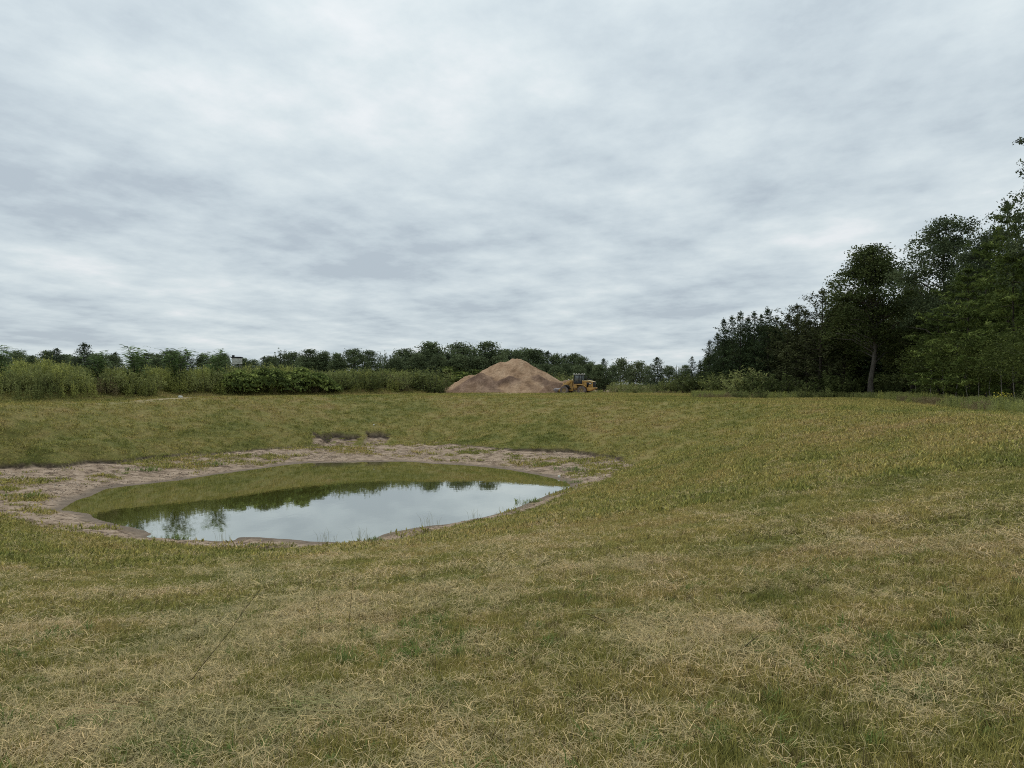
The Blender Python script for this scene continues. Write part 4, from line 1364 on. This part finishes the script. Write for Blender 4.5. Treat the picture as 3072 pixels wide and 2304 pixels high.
# ================================================================== wheel loader
def paint(name, a, b, rough=0.5, spec=0.4, scale=1.2):
    m, nt = new_mat(name)
    tcn = N(nt, 'ShaderNodeTexCoord')
    n = noise(nt, tcn.outputs['Object'], scale, 5, 0.65, 0.5)
    return finish(m, nt, ramp(nt, n, [(0.38, a), (0.6, b)]), rough, spec)


m_yel = paint('yellow_paint', (0.36, 0.21, 0.065), (0.53, 0.31, 0.08))
m_yeld = paint('dusty_yellow', (0.36, 0.22, 0.075), (0.52, 0.31, 0.08), 0.7)
m_blk = paint('black_paint', (0.012, 0.013, 0.016), (0.03, 0.032, 0.037))
m_tyre = paint('dusty_rubber', (0.115, 0.095, 0.085), (0.20, 0.165, 0.145), 0.95, 0.1, 3)
m_rimp = paint('dusty_rim', (0.26, 0.19, 0.08), (0.36, 0.29, 0.18), 0.8, 0.2, 3)
m_steel = paint('worn_steel', (0.10, 0.085, 0.085), (0.24, 0.20, 0.185), 0.6, 0.4, 2.5)
m_roof = paint('pale_roof', (0.22, 0.22, 0.19), (0.32, 0.31, 0.27), 0.7)
m_white = paint('white_plate', (0.62, 0.62, 0.62), (0.75, 0.75, 0.75), 0.6)
m_lamp = paint('lamp_glass', (0.62, 0.60, 0.52), (0.75, 0.72, 0.65), 0.3)
m_cream = paint('pale_top_edge', (0.60, 0.45, 0.20), (0.72, 0.56, 0.30), 0.6)
m_glass, nt = new_mat('cab_glass')
p = N(nt, 'ShaderNodeBsdfPrincipled', ins={'Base Color': (0.16, 0.18, 0.18, 1), 'Roughness': 0.06, 'Specular IOR Level': 0.6, 'Alpha': 0.8})
N(nt, 'ShaderNodeOutputMaterial', ins={0: p.outputs[0]})
LX, LY = at(1749, 120.0) + 0.15, 120.0
ldr = empty('wheel_loader', (LX, LY, gz(LX, LY)), R(180 - 24))
tag(ldr, 'yellow wheel loader with black cab digging at the sand pile', 'wheel loader')
# wheels
for (wx, wy) in ((0, 1.02), (0, -1.02), (3.02, 1.02), (3.02, -1.02)):
    we = bpy.data.objects.new('wheel', None); we.empty_display_size = .2; link(we, ldr); we.location = (wx, wy, 0.72)
    mb = MB(); w_ = 0.27
    mb.lathe_y([(0.36, -w_ * .8), (0.40, -w_), (0.62, -w_), (0.70, -w_ * .8), (0.72, -w_ * .3), (0.72, w_ * .3), (0.70, w_ * .8), (0.62, w_), (0.40, w_), (0.36, w_ * .8)], (0, 0, 0), 32)
    for k in range(22):
        a = 2 * math.pi * k / 22
        for sg in (-1, 1):
            a2 = a + (0.07 if sg > 0 else -0.07)
            ca, sa = math.cos(a2), math.sin(a2); ct, st_ = -math.sin(a2), math.cos(a2)
            V8 = []
            for rr_ in (0.68, 0.755):
                for yy in (0.02 * sg, 0.265 * sg):
                    for tt in (-0.05, 0.05):
                        V8.append((rr_ * ca + tt * ct, yy, rr_ * sa + tt * st_))
            mb.add(V8, [(0, 1, 3, 2), (4, 6, 7, 5), (0, 4, 5, 1), (2, 3, 7, 6), (0, 2, 6, 4), (1, 5, 7, 3)])
    mb.build('tyre', m_tyre, we, True)
    sg = 1 if wy > 0 else -1
    mb = MB()
    mb.lathe_y([(0.37, w_ * .82 * sg), (0.345, w_ * .85 * sg), (0.30, 0.10 * sg), (0.16, 0.06 * sg), (0.15, 0.17 * sg), (0.0, 0.18 * sg)], (0, 0, 0), 24)
    mb.build('rim', m_rimp, we, True)
mb = MB(); mb.box((-0.16, -0.9, 0.52), (0.16, 0.9, 0.90)); mb.build('rear_axle', m_yeld, ldr)
mb = MB(); mb.box((2.86, -0.9, 0.52), (3.18, 0.9, 0.90)); mb.build('front_axle', m_yeld, ldr)
# rear frame, hood, counterweight
mb = MB(); mb.prism([(-1.3, 0.78), (1.35, 0.72), (1.55, 0.85), (1.55, 1.25), (1.3, 1.62), (-1.3, 1.3)], -0.42, 0.42); mb.build('rear_frame', m_yeld, ldr)
mb = MB(); mb.prism([(-1.72, 1.22), (-0.62, 1.22), (-0.5, 1.45), (-0.25, 1.66), (0.08, 1.72), (0.08, 2.30), (-0.6, 2.33), (-1.2, 2.24), (-1.72, 2.10)], -0.66, 0.66)
hood = mb.build('hood', m_yel, ldr, bevel=0.04)
mb = MB(); mb.prism([(0.10, 2.303), (-0.6, 2.335), (-1.2, 2.245), (-1.84, 2.08), (-1.84, 2.13), (-1.2, 2.31), (-0.6, 2.40), (0.10, 2.375)], -0.70, 0.70); mb.build('top_edge', m_cream, hood)
for sg in (-1, 1):
    y0, y1 = sorted((sg * 0.665, sg * 0.69))
    mb = MB(); mb.prism([(-1.58, 1.78), (-0.92, 1.78), (-0.92, 1.42), (-0.98, 1.25), (-0.70, 1.25), (-0.66, 2.06), (-1.54, 1.98)], y0, y1); mb.build('side_grille', m_blk, hood)
    y0, y1 = sorted((sg * 0.692, sg * 0.70))
    mb = MB(); mb.box((-1.48, y0, 1.80), (-1.10, y1, 1.90)); mb.build('white_plate', m_white, hood)
    # dark lettering strokes (too blurred in the picture to read)
    y0, y1 = sorted((sg * 0.662, sg * 0.670))
    mb = MB()
    for q in range(4):
        xq = -0.10 - q * 0.125
        mb.box((xq - 0.085, y0, 1.93), (xq, y1, 1.96)); mb.box((xq - 0.085, y0, 2.03), (xq, y1, 2.06)); mb.box((xq - 0.025, y0, 1.96), (xq, y1, 2.03))
    mb.build('hood_lettering', m_blk, hood)
    mb = MB()
    for q in range(3):
        xq = -1.12 - q * 0.16
        mb.box((xq - 0.10, y0, 1.36), (xq - 0.07, y1, 1.50)); mb.box((xq - 0.07, y0, 1.36), (xq, y1, 1.39)); mb.box((xq - 0.03, y0, 1.39), (xq, y1, 1.50))
    mb.build('rear_lettering', m_blk, hood)
mb = MB(); mb.box((-1.86, -0.6, 1.25), (-1.725, 0.6, 2.06)); g_ = mb.build('rear_grille', m_blk, ldr, bevel=0.02)
for q in range(7):
    mb = MB(); mb.box((-1.885, -0.55, 1.32 + q * 0.10), (-1.862, 0.55, 1.35 + q * 0.10)); mb.build('grille_slat', m_blk, g_)
mb = MB(); mb.prism([(-0.62, 1.215), (-0.86, 0.62), (-1.25, 0.62), (-1.95, 0.95), (-2.05, 1.02), (-2.05, 1.215)], -0.85, 0.85); mb.build('counterweight', m_yel, ldr, bevel=0.04)
mb = MB(); mb.box((-2.30, -0.16, 0.86), (-1.99, 0.16, 0.94)); mb.build('hitch', m_blk, ldr)
for sg in (-1, 1):
    y0, y1 = sorted((sg * 0.72, sg * 1.28))
    mb = MB(); mb.prism([(1.45, 1.70), (1.45, 1.76), (0.2, 1.78), (-0.45, 1.62), (-0.82, 1.22), (-0.78, 1.18), (-0.42, 1.55), (0.2, 1.70)], y0, y1); mb.build('rear_fender', m_yel, ldr)
    y0, y1 = sorted((sg * 0.72, sg * 1.12))
    mb = MB(); mb.box((0.86, y0, 1.14), (1.42, y1, 1.695)); mb.build('side_tank', m_yeld, ldr, bevel=0.03)
    for zq in (0.45, 0.72, 0.98):
        mb = MB(); mb.box((0.98, y0, zq), (1.40, y1 + 0.0, zq + 0.04)); mb.build('step', m_steel, ldr)
    for xq in (0.99, 1.36):
        yy = sg * 1.10
        mb = MB(); mb.tube([(xq, yy, 0.43), (xq, yy, 1.15)], 0.02, 6); mb.build('step_rail', m_blk, ldr)
    mb = MB(); mb.tube([(1.48, sg * 1.2, 1.75), (1.50, sg * 1.2, 2.75), (1.42, sg * 0.8, 2.8)], 0.018, 6); mb.build('handrail', m_yel, ldr)
    mb = MB(); mb.tube([(-0.5, sg * .6, 2.38), (-0.5, sg * .6, 2.62), (-1.4, sg * .6, 2.45), (-1.4, sg * .6, 2.26)], 0.018, 6); mb.build('hood_rail', m_blk, ldr)
# cab
cab = bpy.data.objects.new('cab', None); cab.empty_display_size = .3; link(cab, ldr)
mb = MB(); mb.prism([(0.12, 1.77), (1.50, 1.77), (1.54, 2.20), (0.12, 2.20)], -0.72, 0.72); mb.build('lower_panel', m_blk, cab, bevel=0.03)
for sg in (-1, 1):
    y = sg * 0.69
    for (xa, xb, wd) in ((1.50, 1.42, 0.05), (0.62, 0.60, 0.06), (0.16, 0.20, 0.05)):
        mb = MB(); mb.prism([(xa - wd, 2.2), (xa + wd, 2.2), (xb + wd, 3.26), (xb - wd, 3.26)], min(y, y - 0.06 * sg), max(y, y - 0.06 * sg)); mb.build('pillar', m_blk, cab)
    ya, yb = sorted((sg * 0.655, sg * 0.665))
    mb = MB(); mb.prism([(0.68, 2.22), (1.44, 2.22), (1.37, 3.24), (0.66, 3.24)], ya, yb); mb.build('door_window', m_glass, cab)
    mb = MB(); mb.prism([(0.21, 2.22), (0.56, 2.22), (0.54, 3.24), (0.25, 3.24)], ya, yb); mb.build('rear_side_window', m_glass, cab)
    mb = MB(); mb.box((1.38, sg * 0.72 if sg > 0 else -1.0, 2.78), (1.42, 1.0 if sg > 0 else -0.72, 3.08)); mb.build('mirror', m_blk, cab)
mb = MB(); mb.add([(1.50, -0.62, 2.22), (1.50, 0.62, 2.22), (1.42, 0.62, 3.24), (1.42, -0.62, 3.24)], [(0, 1, 2, 3)]); mb.build('windscreen', m_glass, cab)
mb = MB(); mb.add([(0.16, -0.62, 2.22), (0.16, 0.62, 2.22), (0.20, 0.62, 3.24), (0.20, -0.62, 3.24)], [(0, 3, 2, 1)]); mb.build('rear_window', m_glass, cab)
mb = MB(); mb.box((0.0, -0.78, 3.27), (1.62, 0.78, 3.39)); mb.build('roof', m_roof, cab, bevel=0.05)
mb = MB(); mb.box((0.45, -0.26, 2.1), (0.95, 0.26, 2.32)); mb.box((0.42, -0.24, 2.32), (0.54, 0.24, 2.95)); mb.build('seat', m_blk, cab)
mb = MB(); mb.tube([(1.35, 0, 2.1), (1.18, 0, 2.5)], 0.04, 6); mb.tube([(1.18 + .17 * math.sin(t) * .5, .19 * math.cos(t), 2.5 + .17 * math.sin(t)) for t in np.linspace(0, 6.28, 13)], 0.015, 5); mb.build('steering_wheel', m_blk, cab)
for (x_, y_) in ((1.5, 0.6), (1.5, -0.6), (0.12, 0.55), (0.12, -0.55)):
    mb = MB(); mb.box((x_ - 0.06, y_ - 0.1, 3.392), (x_ + 0.06, y_ + 0.1, 3.52)); mb.build('work_lamp', m_lamp, cab, bevel=0.02)
mb = MB(); mb.tube([(0.75, 0.3, 3.39), (0.75, 0.3, 3.5), (0.75, 0.3, 3.56)], [0.07, 0.07, 0.04], 10); mb.build('beacon', m_lamp, cab)
mb = MB(); mb.tube([(-0.55, 0.2, 2.33), (-0.55, 0.2, 2.95), (-0.62, 0.2, 3.05)], [0.06, 0.06, 0.06], 10); mb.build('exhaust_pipe', m_blk, ldr)
mb = MB(); mb.tube([(-0.25, -0.25, 2.36), (-0.25, -0.25, 2.62), (-0.25, -0.25, 2.72)], [0.10, 0.10, 0.13], 10); mb.build('air_intake', m_blk, ldr)
# front frame and loader arms
mb = MB(); mb.prism([(1.70, 0.62), (3.35, 0.62), (3.45, 1.05), (2.75, 1.25), (2.45, 2.35), (2.05, 2.45), (1.88, 2.2), (1.98, 1.35), (1.70, 1.2)], -0.40, 0.40)
mb.build('front_frame', m_yeld, ldr, bevel=0.03)
mb = MB(); mb.tube([(1.62, 0, 0.6), (1.62, 0, 1.35)], 0.13, 10); mb.build('articulation_joint', m_blk, ldr)
for sg in (-1, 1):
    y0, y1 = sorted((sg * 0.46, sg * 0.58))
    mb = MB(); mb.prism([(2.02, 2.22), (2.16, 2.42), (2.75, 2.18), (3.55, 1.55), (4.30, 0.62), (4.32, 0.40), (4.12, 0.36), (3.35, 1.02), (2.70, 1.55), (2.12, 2.02)], y0, y1); mb.build('lift_arm', m_yel, ldr, bevel=0.02)
    mb = MB(); mb.tube([(2.05, sg * 0.67, 0.95), (2.75, sg * 0.67, 1.38)], 0.075, 8); mb.tube([(2.75, sg * .67, 1.38), (3.3, sg * .67, 1.42)], 0.04, 8); mb.build('lift_cylinder', m_blk, ldr)
    y0, y1 = sorted((sg * 0.75, sg * 1.3))
    mb = MB(); mb.prism([(2.15, 0.95), (2.25, 1.35), (2.6, 1.58), (3.2, 1.60), (3.2, 1.64), (2.55, 1.63), (2.2, 1.40), (2.08, 0.95)], y0, y1); mb.build('front_fender', m_blk, ldr)
    mb = MB(); mb.tube([(2.3, sg * 0.7, 2.0), (2.3, sg * .9, 2.45)], 0.025, 6); mb.box((2.24, sg * .9 - .09, 2.42), (2.36, sg * .9 + .09, 2.58)); mb.build('headlight', m_lamp, ldr)
mb = MB(); mb.tube([(2.15, 0, 2.36), (3.0, 0, 2.06)], 0.09, 8); mb.tube([(3.0, 0, 2.06), (3.45, 0, 1.92)], 0.05, 8); mb.build('tilt_cylinder', m_blk, ldr)
mb = MB(); mb.prism([(3.36, 2.02), (3.52, 2.0), (3.62, 1.3), (3.55, 0.72), (3.42, 0.72), (3.44, 1.3)], -0.12, 0.12); mb.build('bell_crank', m_yeld, ldr)
mb = MB(); mb.tube([(3.5, 0, 0.78), (4.2, 0, 0.85)], 0.05, 6); mb.build('tilt_link', m_blk, ldr)
# bucket: curved shell, side plates, lip with teeth
prof = [(5.35, 0.03), (4.75, 0.04), (4.40, 0.16), (4.22, 0.42), (4.20, 0.72), (4.32, 0.98), (4.62, 1.10)]
inn = [(4.63, 1.06), (4.36, 0.94), (4.25, 0.71), (4.27, 0.44), (4.43, 0.20), (4.76, 0.085), (5.35, 0.065)]
bk = MB(); pr = prof + inn; npf = len(prof)
Vb = [(x_, y_, z_) for y_ in (-1.32, 1.32) for x_, z_ in pr]
m2 = len(pr)
Qb = [(i_, (i_ + 1) % m2, m2 + (i_ + 1) % m2, m2 + i_) for i_ in range(m2)]
bk.add(Vb, Qb)
bko = bk.build('bucket', m_steel, ldr, True)
for y0, y1 in ((-1.355, -1.322), (1.322, 1.355)):
    mb = MB(); mb.prism(prof + [(5.0, 0.75)], y0, y1); mb.build('side_plate', m_steel, bko)
for q in range(9):
    yq = -1.22 + q * 0.305
    mb = MB(); mb.prism([(5.30, 0.01), (5.56, 0.03), (5.34, 0.10)], yq - 0.05, yq + 0.05); mb.build('tooth', m_steel, bko)

# ================================================================== small hut on posts far behind the brush
HY = 128.0; HX = at(711, HY)
hut = empty('box_hut', (HX, HY, gz(HX, HY)), 0.12)
tag(hut, 'small pale box hut with dark flat roof and stub chimney above the brush', 'hut')
hb_ = EYE - (1092 - 1152) / F * HY - gz(HX, HY); ht_ = EYE - (1074 - 1152) / F * HY - gz(HX, HY)
m_pal = paint('weathered_boards', (0.50, 0.50, 0.44), (0.66, 0.66, 0.60), 0.85, 0.1, 3)
nb_ = 5
for q in range(nb_):
    z0_ = hb_ + (ht_ - hb_) * q / nb_; z1_ = hb_ + (ht_ - hb_) * (q + 0.9) / nb_
    mb = MB(); mb.box((-0.72, -0.7, z0_), (0.72, 0.7, z1_)); mb.build('wall_board', m_pal, hut)
mb = MB(); mb.box((-0.66, -0.64, hb_), (0.66, 0.64, ht_)); mb.build('wall_core', m_blk, hut)
mb = MB(); mb.box((-0.82, -0.8, ht_), (0.82, 0.8, ht_ + 0.2)); mb.build('roof', m_blk, hut)
mb = MB(); mb.box((-0.80, -0.2, ht_ + 0.2), (-0.42, 0.1, ht_ + 0.5)); mb.build('chimney', m_blk, hut)
for sx in (-0.62, 0.62):
    for sy in (-0.6, 0.6):
        mb = MB(); mb.box((sx - 0.06, sy - 0.06, -0.3), (sx + 0.06, sy + 0.06, hb_)); mb.build('leg', m_gbark, hut)

# ================================================================== stones and litter
def rock(name, X, Y, rx, ry, rz_, label, seed, mat, cat='rock', sink=0.25):
    r = np.random.default_rng(seed)
    nu, nv = 18, 11
    V = []
    for a in range(nv):
        ph = math.pi * a / (nv - 1)
        for b in range(nu):
            t = 2 * math.pi * b / nu
            d = np.array([math.sin(ph) * math.cos(t), math.sin(ph) * math.sin(t), math.cos(ph)])
            q = 1 + 0.28 * float(fbm(np.array([d[0] * 1.6 + seed]), np.array([d[1] * 1.6 + d[2] * 2.1]), 3, seed)[0])
            d = np.sign(d) * np.abs(d) ** 0.8
            V.append(d * q * (rx, ry, rz_))
    Q = [(a * nu + b, (a + 1) * nu + b, (a + 1) * nu + (b + 1) % nu, a * nu + (b + 1) % nu) for a in range(nv - 1) for b in range(nu)]
    me = mesh_np(name, np.array(V), Q, None, mat, True)
    o = link(bpy.data.objects.new(name, me)); o.location = (X, Y, gz(X, Y) + rz_ * (1 - sink * 2)); o.rotation_euler = (0, 0, r.uniform(0, 6))
    return tag(o, label, cat)


def stone_mat(name, a, b):
    m, nt = new_mat(name)
    tcn = N(nt, 'ShaderNodeTexCoord'); n = noise(nt, tcn.outputs['Object'], 5, 5, 0.65)
    return finish(m, nt, ramp(nt, n, [(0.35, a), (0.65, b)]), 0.9, 0.15, bump(nt, n, 0.6, 0.03))


m_rock = stone_mat('pale_rock', (0.20, 0.19, 0.135), (0.38, 0.36, 0.28))
m_wrock = stone_mat('white_stone', (0.48, 0.47, 0.42), (0.7, 0.69, 0.64))
hx, hy, _ = hit(2925, 1219)
rock('boulder', hx, hy, 0.46, 0.30, 0.22, 'pale flat-topped boulder on the grass before the saplings', 701, m_rock)
hx, hy, _ = hit(541, 1193); rock('white_stone', hx, hy, 0.22, 0.14, 0.13, 'white stone at the edge of the brush by the track', 702, m_wrock, 'stone')
hx, hy, _ = hit(1677, 1433); rock('white_stone', hx, hy, 0.09, 0.07, 0.10, 'small white stone on the right shore of the pond', 703, m_wrock, 'stone')
hx, hy, _ = hit(1122, 1277); rock('white_stone', hx, hy, 0.09, 0.07, 0.09, 'tiny white stone in the grass above the slumped bank', 704, m_wrock, 'stone')

# gravel on the bare shore and in the slumped bank
def pebble(seed):
    r = np.random.default_rng(seed)
    V = np.array([(1, 0, 0), (0, 1, 0), (-1, 0, 0), (0, -1, 0), (0, 0, .6), (0, 0, -.5)]) * r.uniform(0.7, 1.2, (6, 1))
    T = [(0, 1, 4), (1, 2, 4), (2, 3, 4), (3, 0, 4), (1, 0, 5), (2, 1, 5), (3, 2, 5), (0, 3, 5)]
    return mesh_np('pebble', V, None, T, m_peb)


m_peb, nt = new_mat('pebbles')
oi = N(nt, 'ShaderNodeObjectInfo')
finish(m_peb, nt, ramp(nt, oi.outputs['Random'], [(0.0, (0.14, 0.10, 0.075)), (0.5, (0.30, 0.235, 0.175)), (0.9, (0.42, 0.36, 0.29)), (1, (0.6, 0.55, 0.48))]), 0.9, 0.1)
n = 60000
x = rng.uniform(-36, 12, n); y = rng.uniform(26, 68, n)
z, d_, wt_, tr_, sp_, yd_, br_ = land(x, y, True)
ok = (d_ > 0.6) & (z > ZW + 0.04) & (rng.uniform(0, 1, n) < 0.12 + 0.88 * sstep(0.0, 0.5, fbm(x * 0.45, y * 0.45, 3, 711)))
x, y, z = x[ok], y[ok], z[ok]; k = len(x)
scatter('gravel', np.c_[x, y, z + 0.01], rand_rot(k, 0.4), uni(rng.uniform(0.012, 0.05, k) * np.where(rng.uniform(0, 1, k) > 0.96, 1.9, 1)), rng.integers(0, 4, k), [pebble(720 + q) for q in range(4)], 'pebbles and clods on the bare pond shore')

# ================================================================== shore weeds (each clump its own thing)
def clump_mesh(h, n, mat, seed, wd=0.014, spread=0.3, lean=0.35):
    return blade_mesh('clump', mat, blades(n, h, wd, spread, lean, seed, curl=0.6))


def ragged(h, n, mat, seed, wd, spread, lean):
    r = np.random.default_rng(seed); sets = []
    for q in range(7):
        V, Q, T, t = blades(n // 7, h * r.uniform(0.45, 1.1), wd, spread * r.uniform(.25, .5), lean, seed * 10 + q, curl=0.7)
        V = V + np.array([r.normal(0, spread * .45), r.normal(0, spread * .25), 0])
        sets.append((V, Q, T, t))
    return blade_mesh('clump', mat, *sets)


CL = [ragged(0.34, 168, m_green, 801, 0.020, 0.55, 0.6), ragged(0.30, 154, m_blade, 802, 0.020, 0.6, 0.65), clump_mesh(0.80, 22, m_bluegreen, 803, 0.010, 0.35, 0.25),
      ragged(0.32, 154, m_turfb, 804, 0.020, 0.6, 0.6)]
shore = [(80, 1492, 0, 1.5, 'green weed clump on the bare soil at the left of the pond'), (372, 1422, 0, .7, 'small dark green tuft on the left far shore'), (440, 1413, 0, 1.7, 'wide green weed clump on the left far shore'),
         (490, 1402, 3, 1.4, 'olive weed clump behind the wide green one on the left far shore'), (640, 1396, 0, 1.5, 'low green clump where the left shore narrows'),
         (720, 1386, 3, 1.6, 'olive grass clump on the far shore left of the slumped bank'), (800, 1377, 3, 1.6, 'second olive grass clump on the far shore left of the slumped bank'), (880, 1368, 3, 1.6, 'olive grass clump nearest the slumped bank'),
         (1250, 1358, 1, 1.7, 'yellowish grass clump right of the slumped bank'), (1300, 1363, 1, 1.7, 'second yellowish grass clump right of the slumped bank'), (1350, 1366, 3, 1.3, 'small olive clump on the middle of the far shore'),
         (1160, 1352, 3, 1.0, 'small dull clump below the slumped bank'), (1560, 1378, 1, 1.6, 'pale grass clump under the right turf scarp'), (1640, 1395, 0, 1.3, 'green clump under the right turf scarp'),
         (1720, 1412, 0, 1.7, 'long green clump near the right tip of the pond'), (1780, 1418, 3, 1.6, 'olive clump at the right end of the bare shore'), (1730, 1448, 0, 1.0, 'green clump at the very right tip of the water'),
         (1600, 1507, 0, 1.2, 'green clump on the right near shore'), (1570, 1525, 2, .8, 'upright reedy clump on the right near shore'), (1510, 1545, 2, .7, 'short reedy clump on the right near shore'),
         (1425, 1562, 2, .8, 'reedy clump halfway along the near shore'), (1290, 1584, 2, 1.15, 'tall thin reeds standing in the near shallows'), (1120, 1622, 0, .75, 'green clump where the near shore bulges'),
         (1085, 1628, 2, .9, 'thin reeds at the bulge of the near shore'), (980, 1632, 2, 1.0, 'tall thin reed stems at the middle of the near shore'), (670, 1622, 2, .8, 'thin reeds at the left part of the near shore'),
         (520, 1618, 0, 1.0, 'green tuft at the left near shore beside the mud spit'), (755, 1640, 0, .6, 'small green tuft on the near mud bank')]
for (u, v, k, s, lb) in shore:
    hx, hy, hz_ = hit(u, v)
    o = link(bpy.data.objects.new('weed_clump', CL[k])); o.location = (hx, hy, max(hz_, ZW - 0.1)); o.scale = (s * 1.0, s * 1.0, s * 0.9); o.rotation_euler = (0, 0, rng.uniform(-0.5, 0.5))
    tag(o, lb, 'weed', 'weed clumps round the pond')

n = 34000
x = rng.uniform(-38, 13, n); y = rng.uniform(26, 72, n)
z, d_, wt_, tr_, sp_, yd_, br_ = land(x, y, True)
ok = (d_ > 0.3) & (z > ZW + 0.10) & (rng.uniform(0, 1, n) < 0.02 + 0.98 * sstep(0.08, 0.34, fbm(x * 0.30, y * 0.55, 3, 841) + 0.16 * sstep(0.28, 0.5, z - ZW)))
x, y, z = x[ok], y[ok], z[ok]; k = len(x)
scatter('shore_grass', np.c_[x, y, z], rand_rot(k, 0.15), uni(rng.uniform(0.6, 1.7, k)), rng.integers(0, 6, k), midv + farv, 'thin olive grass straggling over the bare pond shore')

# yellow-flowered weed at the right edge
hx, hy, hz_ = hit(3008, 1222)
fl = empty('flowering_weed', (hx, hy, hz_), 0.3)
tag(fl, 'yellow-flowered weed at the wood edge beside the boulder', 'weed')
tm, cm, h0 = make_shrub(0.95, 0.75, 44, 14, 0.13, m_gold, 820, upb=0.7)
link(bpy.data.objects.new('stems', tm), fl); link(bpy.data.objects.new('crown', cm), fl)
r_ = np.random.default_rng(821)
C = np.c_[r_.normal(0, .36, 90), r_.normal(0, .36, 90), r_.uniform(.6, 1.05, 90)]
Vq, Qq = leaf_quads(C, 0.085, 0.9, r_)
m_flow = paint('yellow_petals', (0.55, 0.48, 0.06), (0.70, 0.62, 0.12), 0.7, 0.1)
link(bpy.data.objects.new('flowers', mesh_np('flowers', Vq, Qq, None, m_flow)), fl)

# ================================================================== stalks left standing or lying in the foreground
def stalk(u0, v0, u1, v1, label, thick=0.006, mat=None, twigs=4, tipd=0.0):
    """a stalk from the ground at pixel 0 up to pixel 1, about as far away as its foot"""
    X, Y, Z = hit(u0, v0)
    Y1 = Y + tipd
    X1, Z1 = (u1 - 1536) / F * Y1, EYE - (v1 - 1152) / F * Y1
    o = empty('weed_stalk', (X, Y, Z), 0)
    mb = MB()
    p1 = np.array([X1 - X, Y1 - Y, Z1 - Z])
    r = np.random.default_rng(int(u0 + v0))
    pts = [np.array([0, 0, -0.03])] + [p1 * t + r.normal(0, .008, 3) + np.array([0, 0, -0.05 * np.linalg.norm(p1) * t * (1 - t)]) for t in (.25, .5, .75)] + [p1]
    mb.tube(pts, [thick, thick * .9, thick * .75, thick * .55, thick * .25], 5)
    mb.build('stem', mat or m_dstalk, o, True)
    for q in range(twigs):
        t = 0.55 + 0.45 * (q + 1) / (twigs + 1)
        b = p1 * t
        d = r.normal(0, 1, 3) * .05 + p1 / np.linalg.norm(p1) * .09
        mb = MB(); mb.tube([b, b + d * .6 + np.array([0, 0, .01]), b + d], [thick * .4, thick * .3, thick * .15], 4); mb.build('twig', mat or m_dstalk, o, True)
    tag(o, label, 'stalk')
    return o


stalk(545, 2075, 806, 1735, 'long bare brown stalk leaning right across the left foreground', 0.0038, None, 6)
stalk(1046, 1925, 1060, 1700, 'thin upright stalk left of the middle foreground', 0.004, None, 3)
stalk(955, 1912, 957, 1745, 'short upright stalk between the leaning stalk and the thin one', 0.0035, m_straw, 2)
stalk(265, 1730, 253, 1685, 'dark stub leaning left in the grass below the pond', 0.007, None, 1)
stalk(1540, 1752, 1535, 1735, 'short cut stub on the slope in the middle', 0.008, None, 0)
stalk(1845, 1888, 1760, 1840, 'green-brown stalk lying slanted in the right middle foreground', 0.006, None, 2)
stalk(2200, 1975, 2280, 1905, 'dark broken stalk lying in the right foreground', 0.007, None, 1)
stalk(2600, 2010, 2515, 1945, 'slanting straw stalk in the grass of the right foreground', 0.005, m_straw, 1)
stalk(2640, 2000, 2638, 1925, 'pale bent straw stem standing in the right foreground', 0.005, m_straw, 0)


def swath(u, v, L, W, n, label, seed, rz, mat):
    X, Y, Z = hit(u, v)
    r = np.random.default_rng(seed)
    a = r.normal(0, 0.55, n); l = L * r.uniform(.5, 1.1, n)
    c = np.c_[r.normal(0, L * .28, n), r.normal(0, W, n), np.abs(r.normal(0.03, 0.025, n))]
    d = np.c_[np.cos(a), np.sin(a), r.normal(0, .05, n)]
    s = np.c_[-np.sin(a), np.cos(a), np.zeros(n)] * 0.0045
    V = np.stack([c - d * l[:, None] / 2 - s, c - d * l[:, None] / 2 + s, c + s + np.array([0, 0, .015]), c - s + np.array([0, 0, .015]), c + d * l[:, None] / 2], 1).reshape(-1, 3)
    k = np.arange(n) * 5
    me = mesh_np('cut_grass_swath', V, np.stack([k, k + 1, k + 2, k + 3], 1), np.stack([k + 3, k + 2, k + 4], 1), mat, False, dict(tint=np.repeat(r.uniform(0, 1, n), 5)))
    o = link(bpy.data.objects.new('cut_grass_swath', me)); o.location = (X, Y, Z + .01); o.rotation_euler = (0, 0, rz)
    return tag(o, label, 'cut grass', 'swaths of long cut grass')


swath(1060, 2150, 0.75, 0.09, 46, 'swath of long cut green grass in the middle foreground', 831, -0.2, m_bluegreen)
swath(960, 2190, 0.6, 0.12, 36, 'shorter cut grass swath just left below the middle swath', 832, 0.3, m_bluegreen)
swath(430, 2155, 0.8, 0.09, 46, 'swath of long cut green grass in the left foreground', 833, 0.35, m_bluegreen)
swath(1890, 1850, 0.9, 0.10, 40, 'cut grass swath on the right of the middle foreground', 834, 0.12, m_bluegreen)
swath(2330, 1655, 1.2, 0.14, 36, 'small cut grass swath on the right slope', 835, 0.1, m_bluegreen)
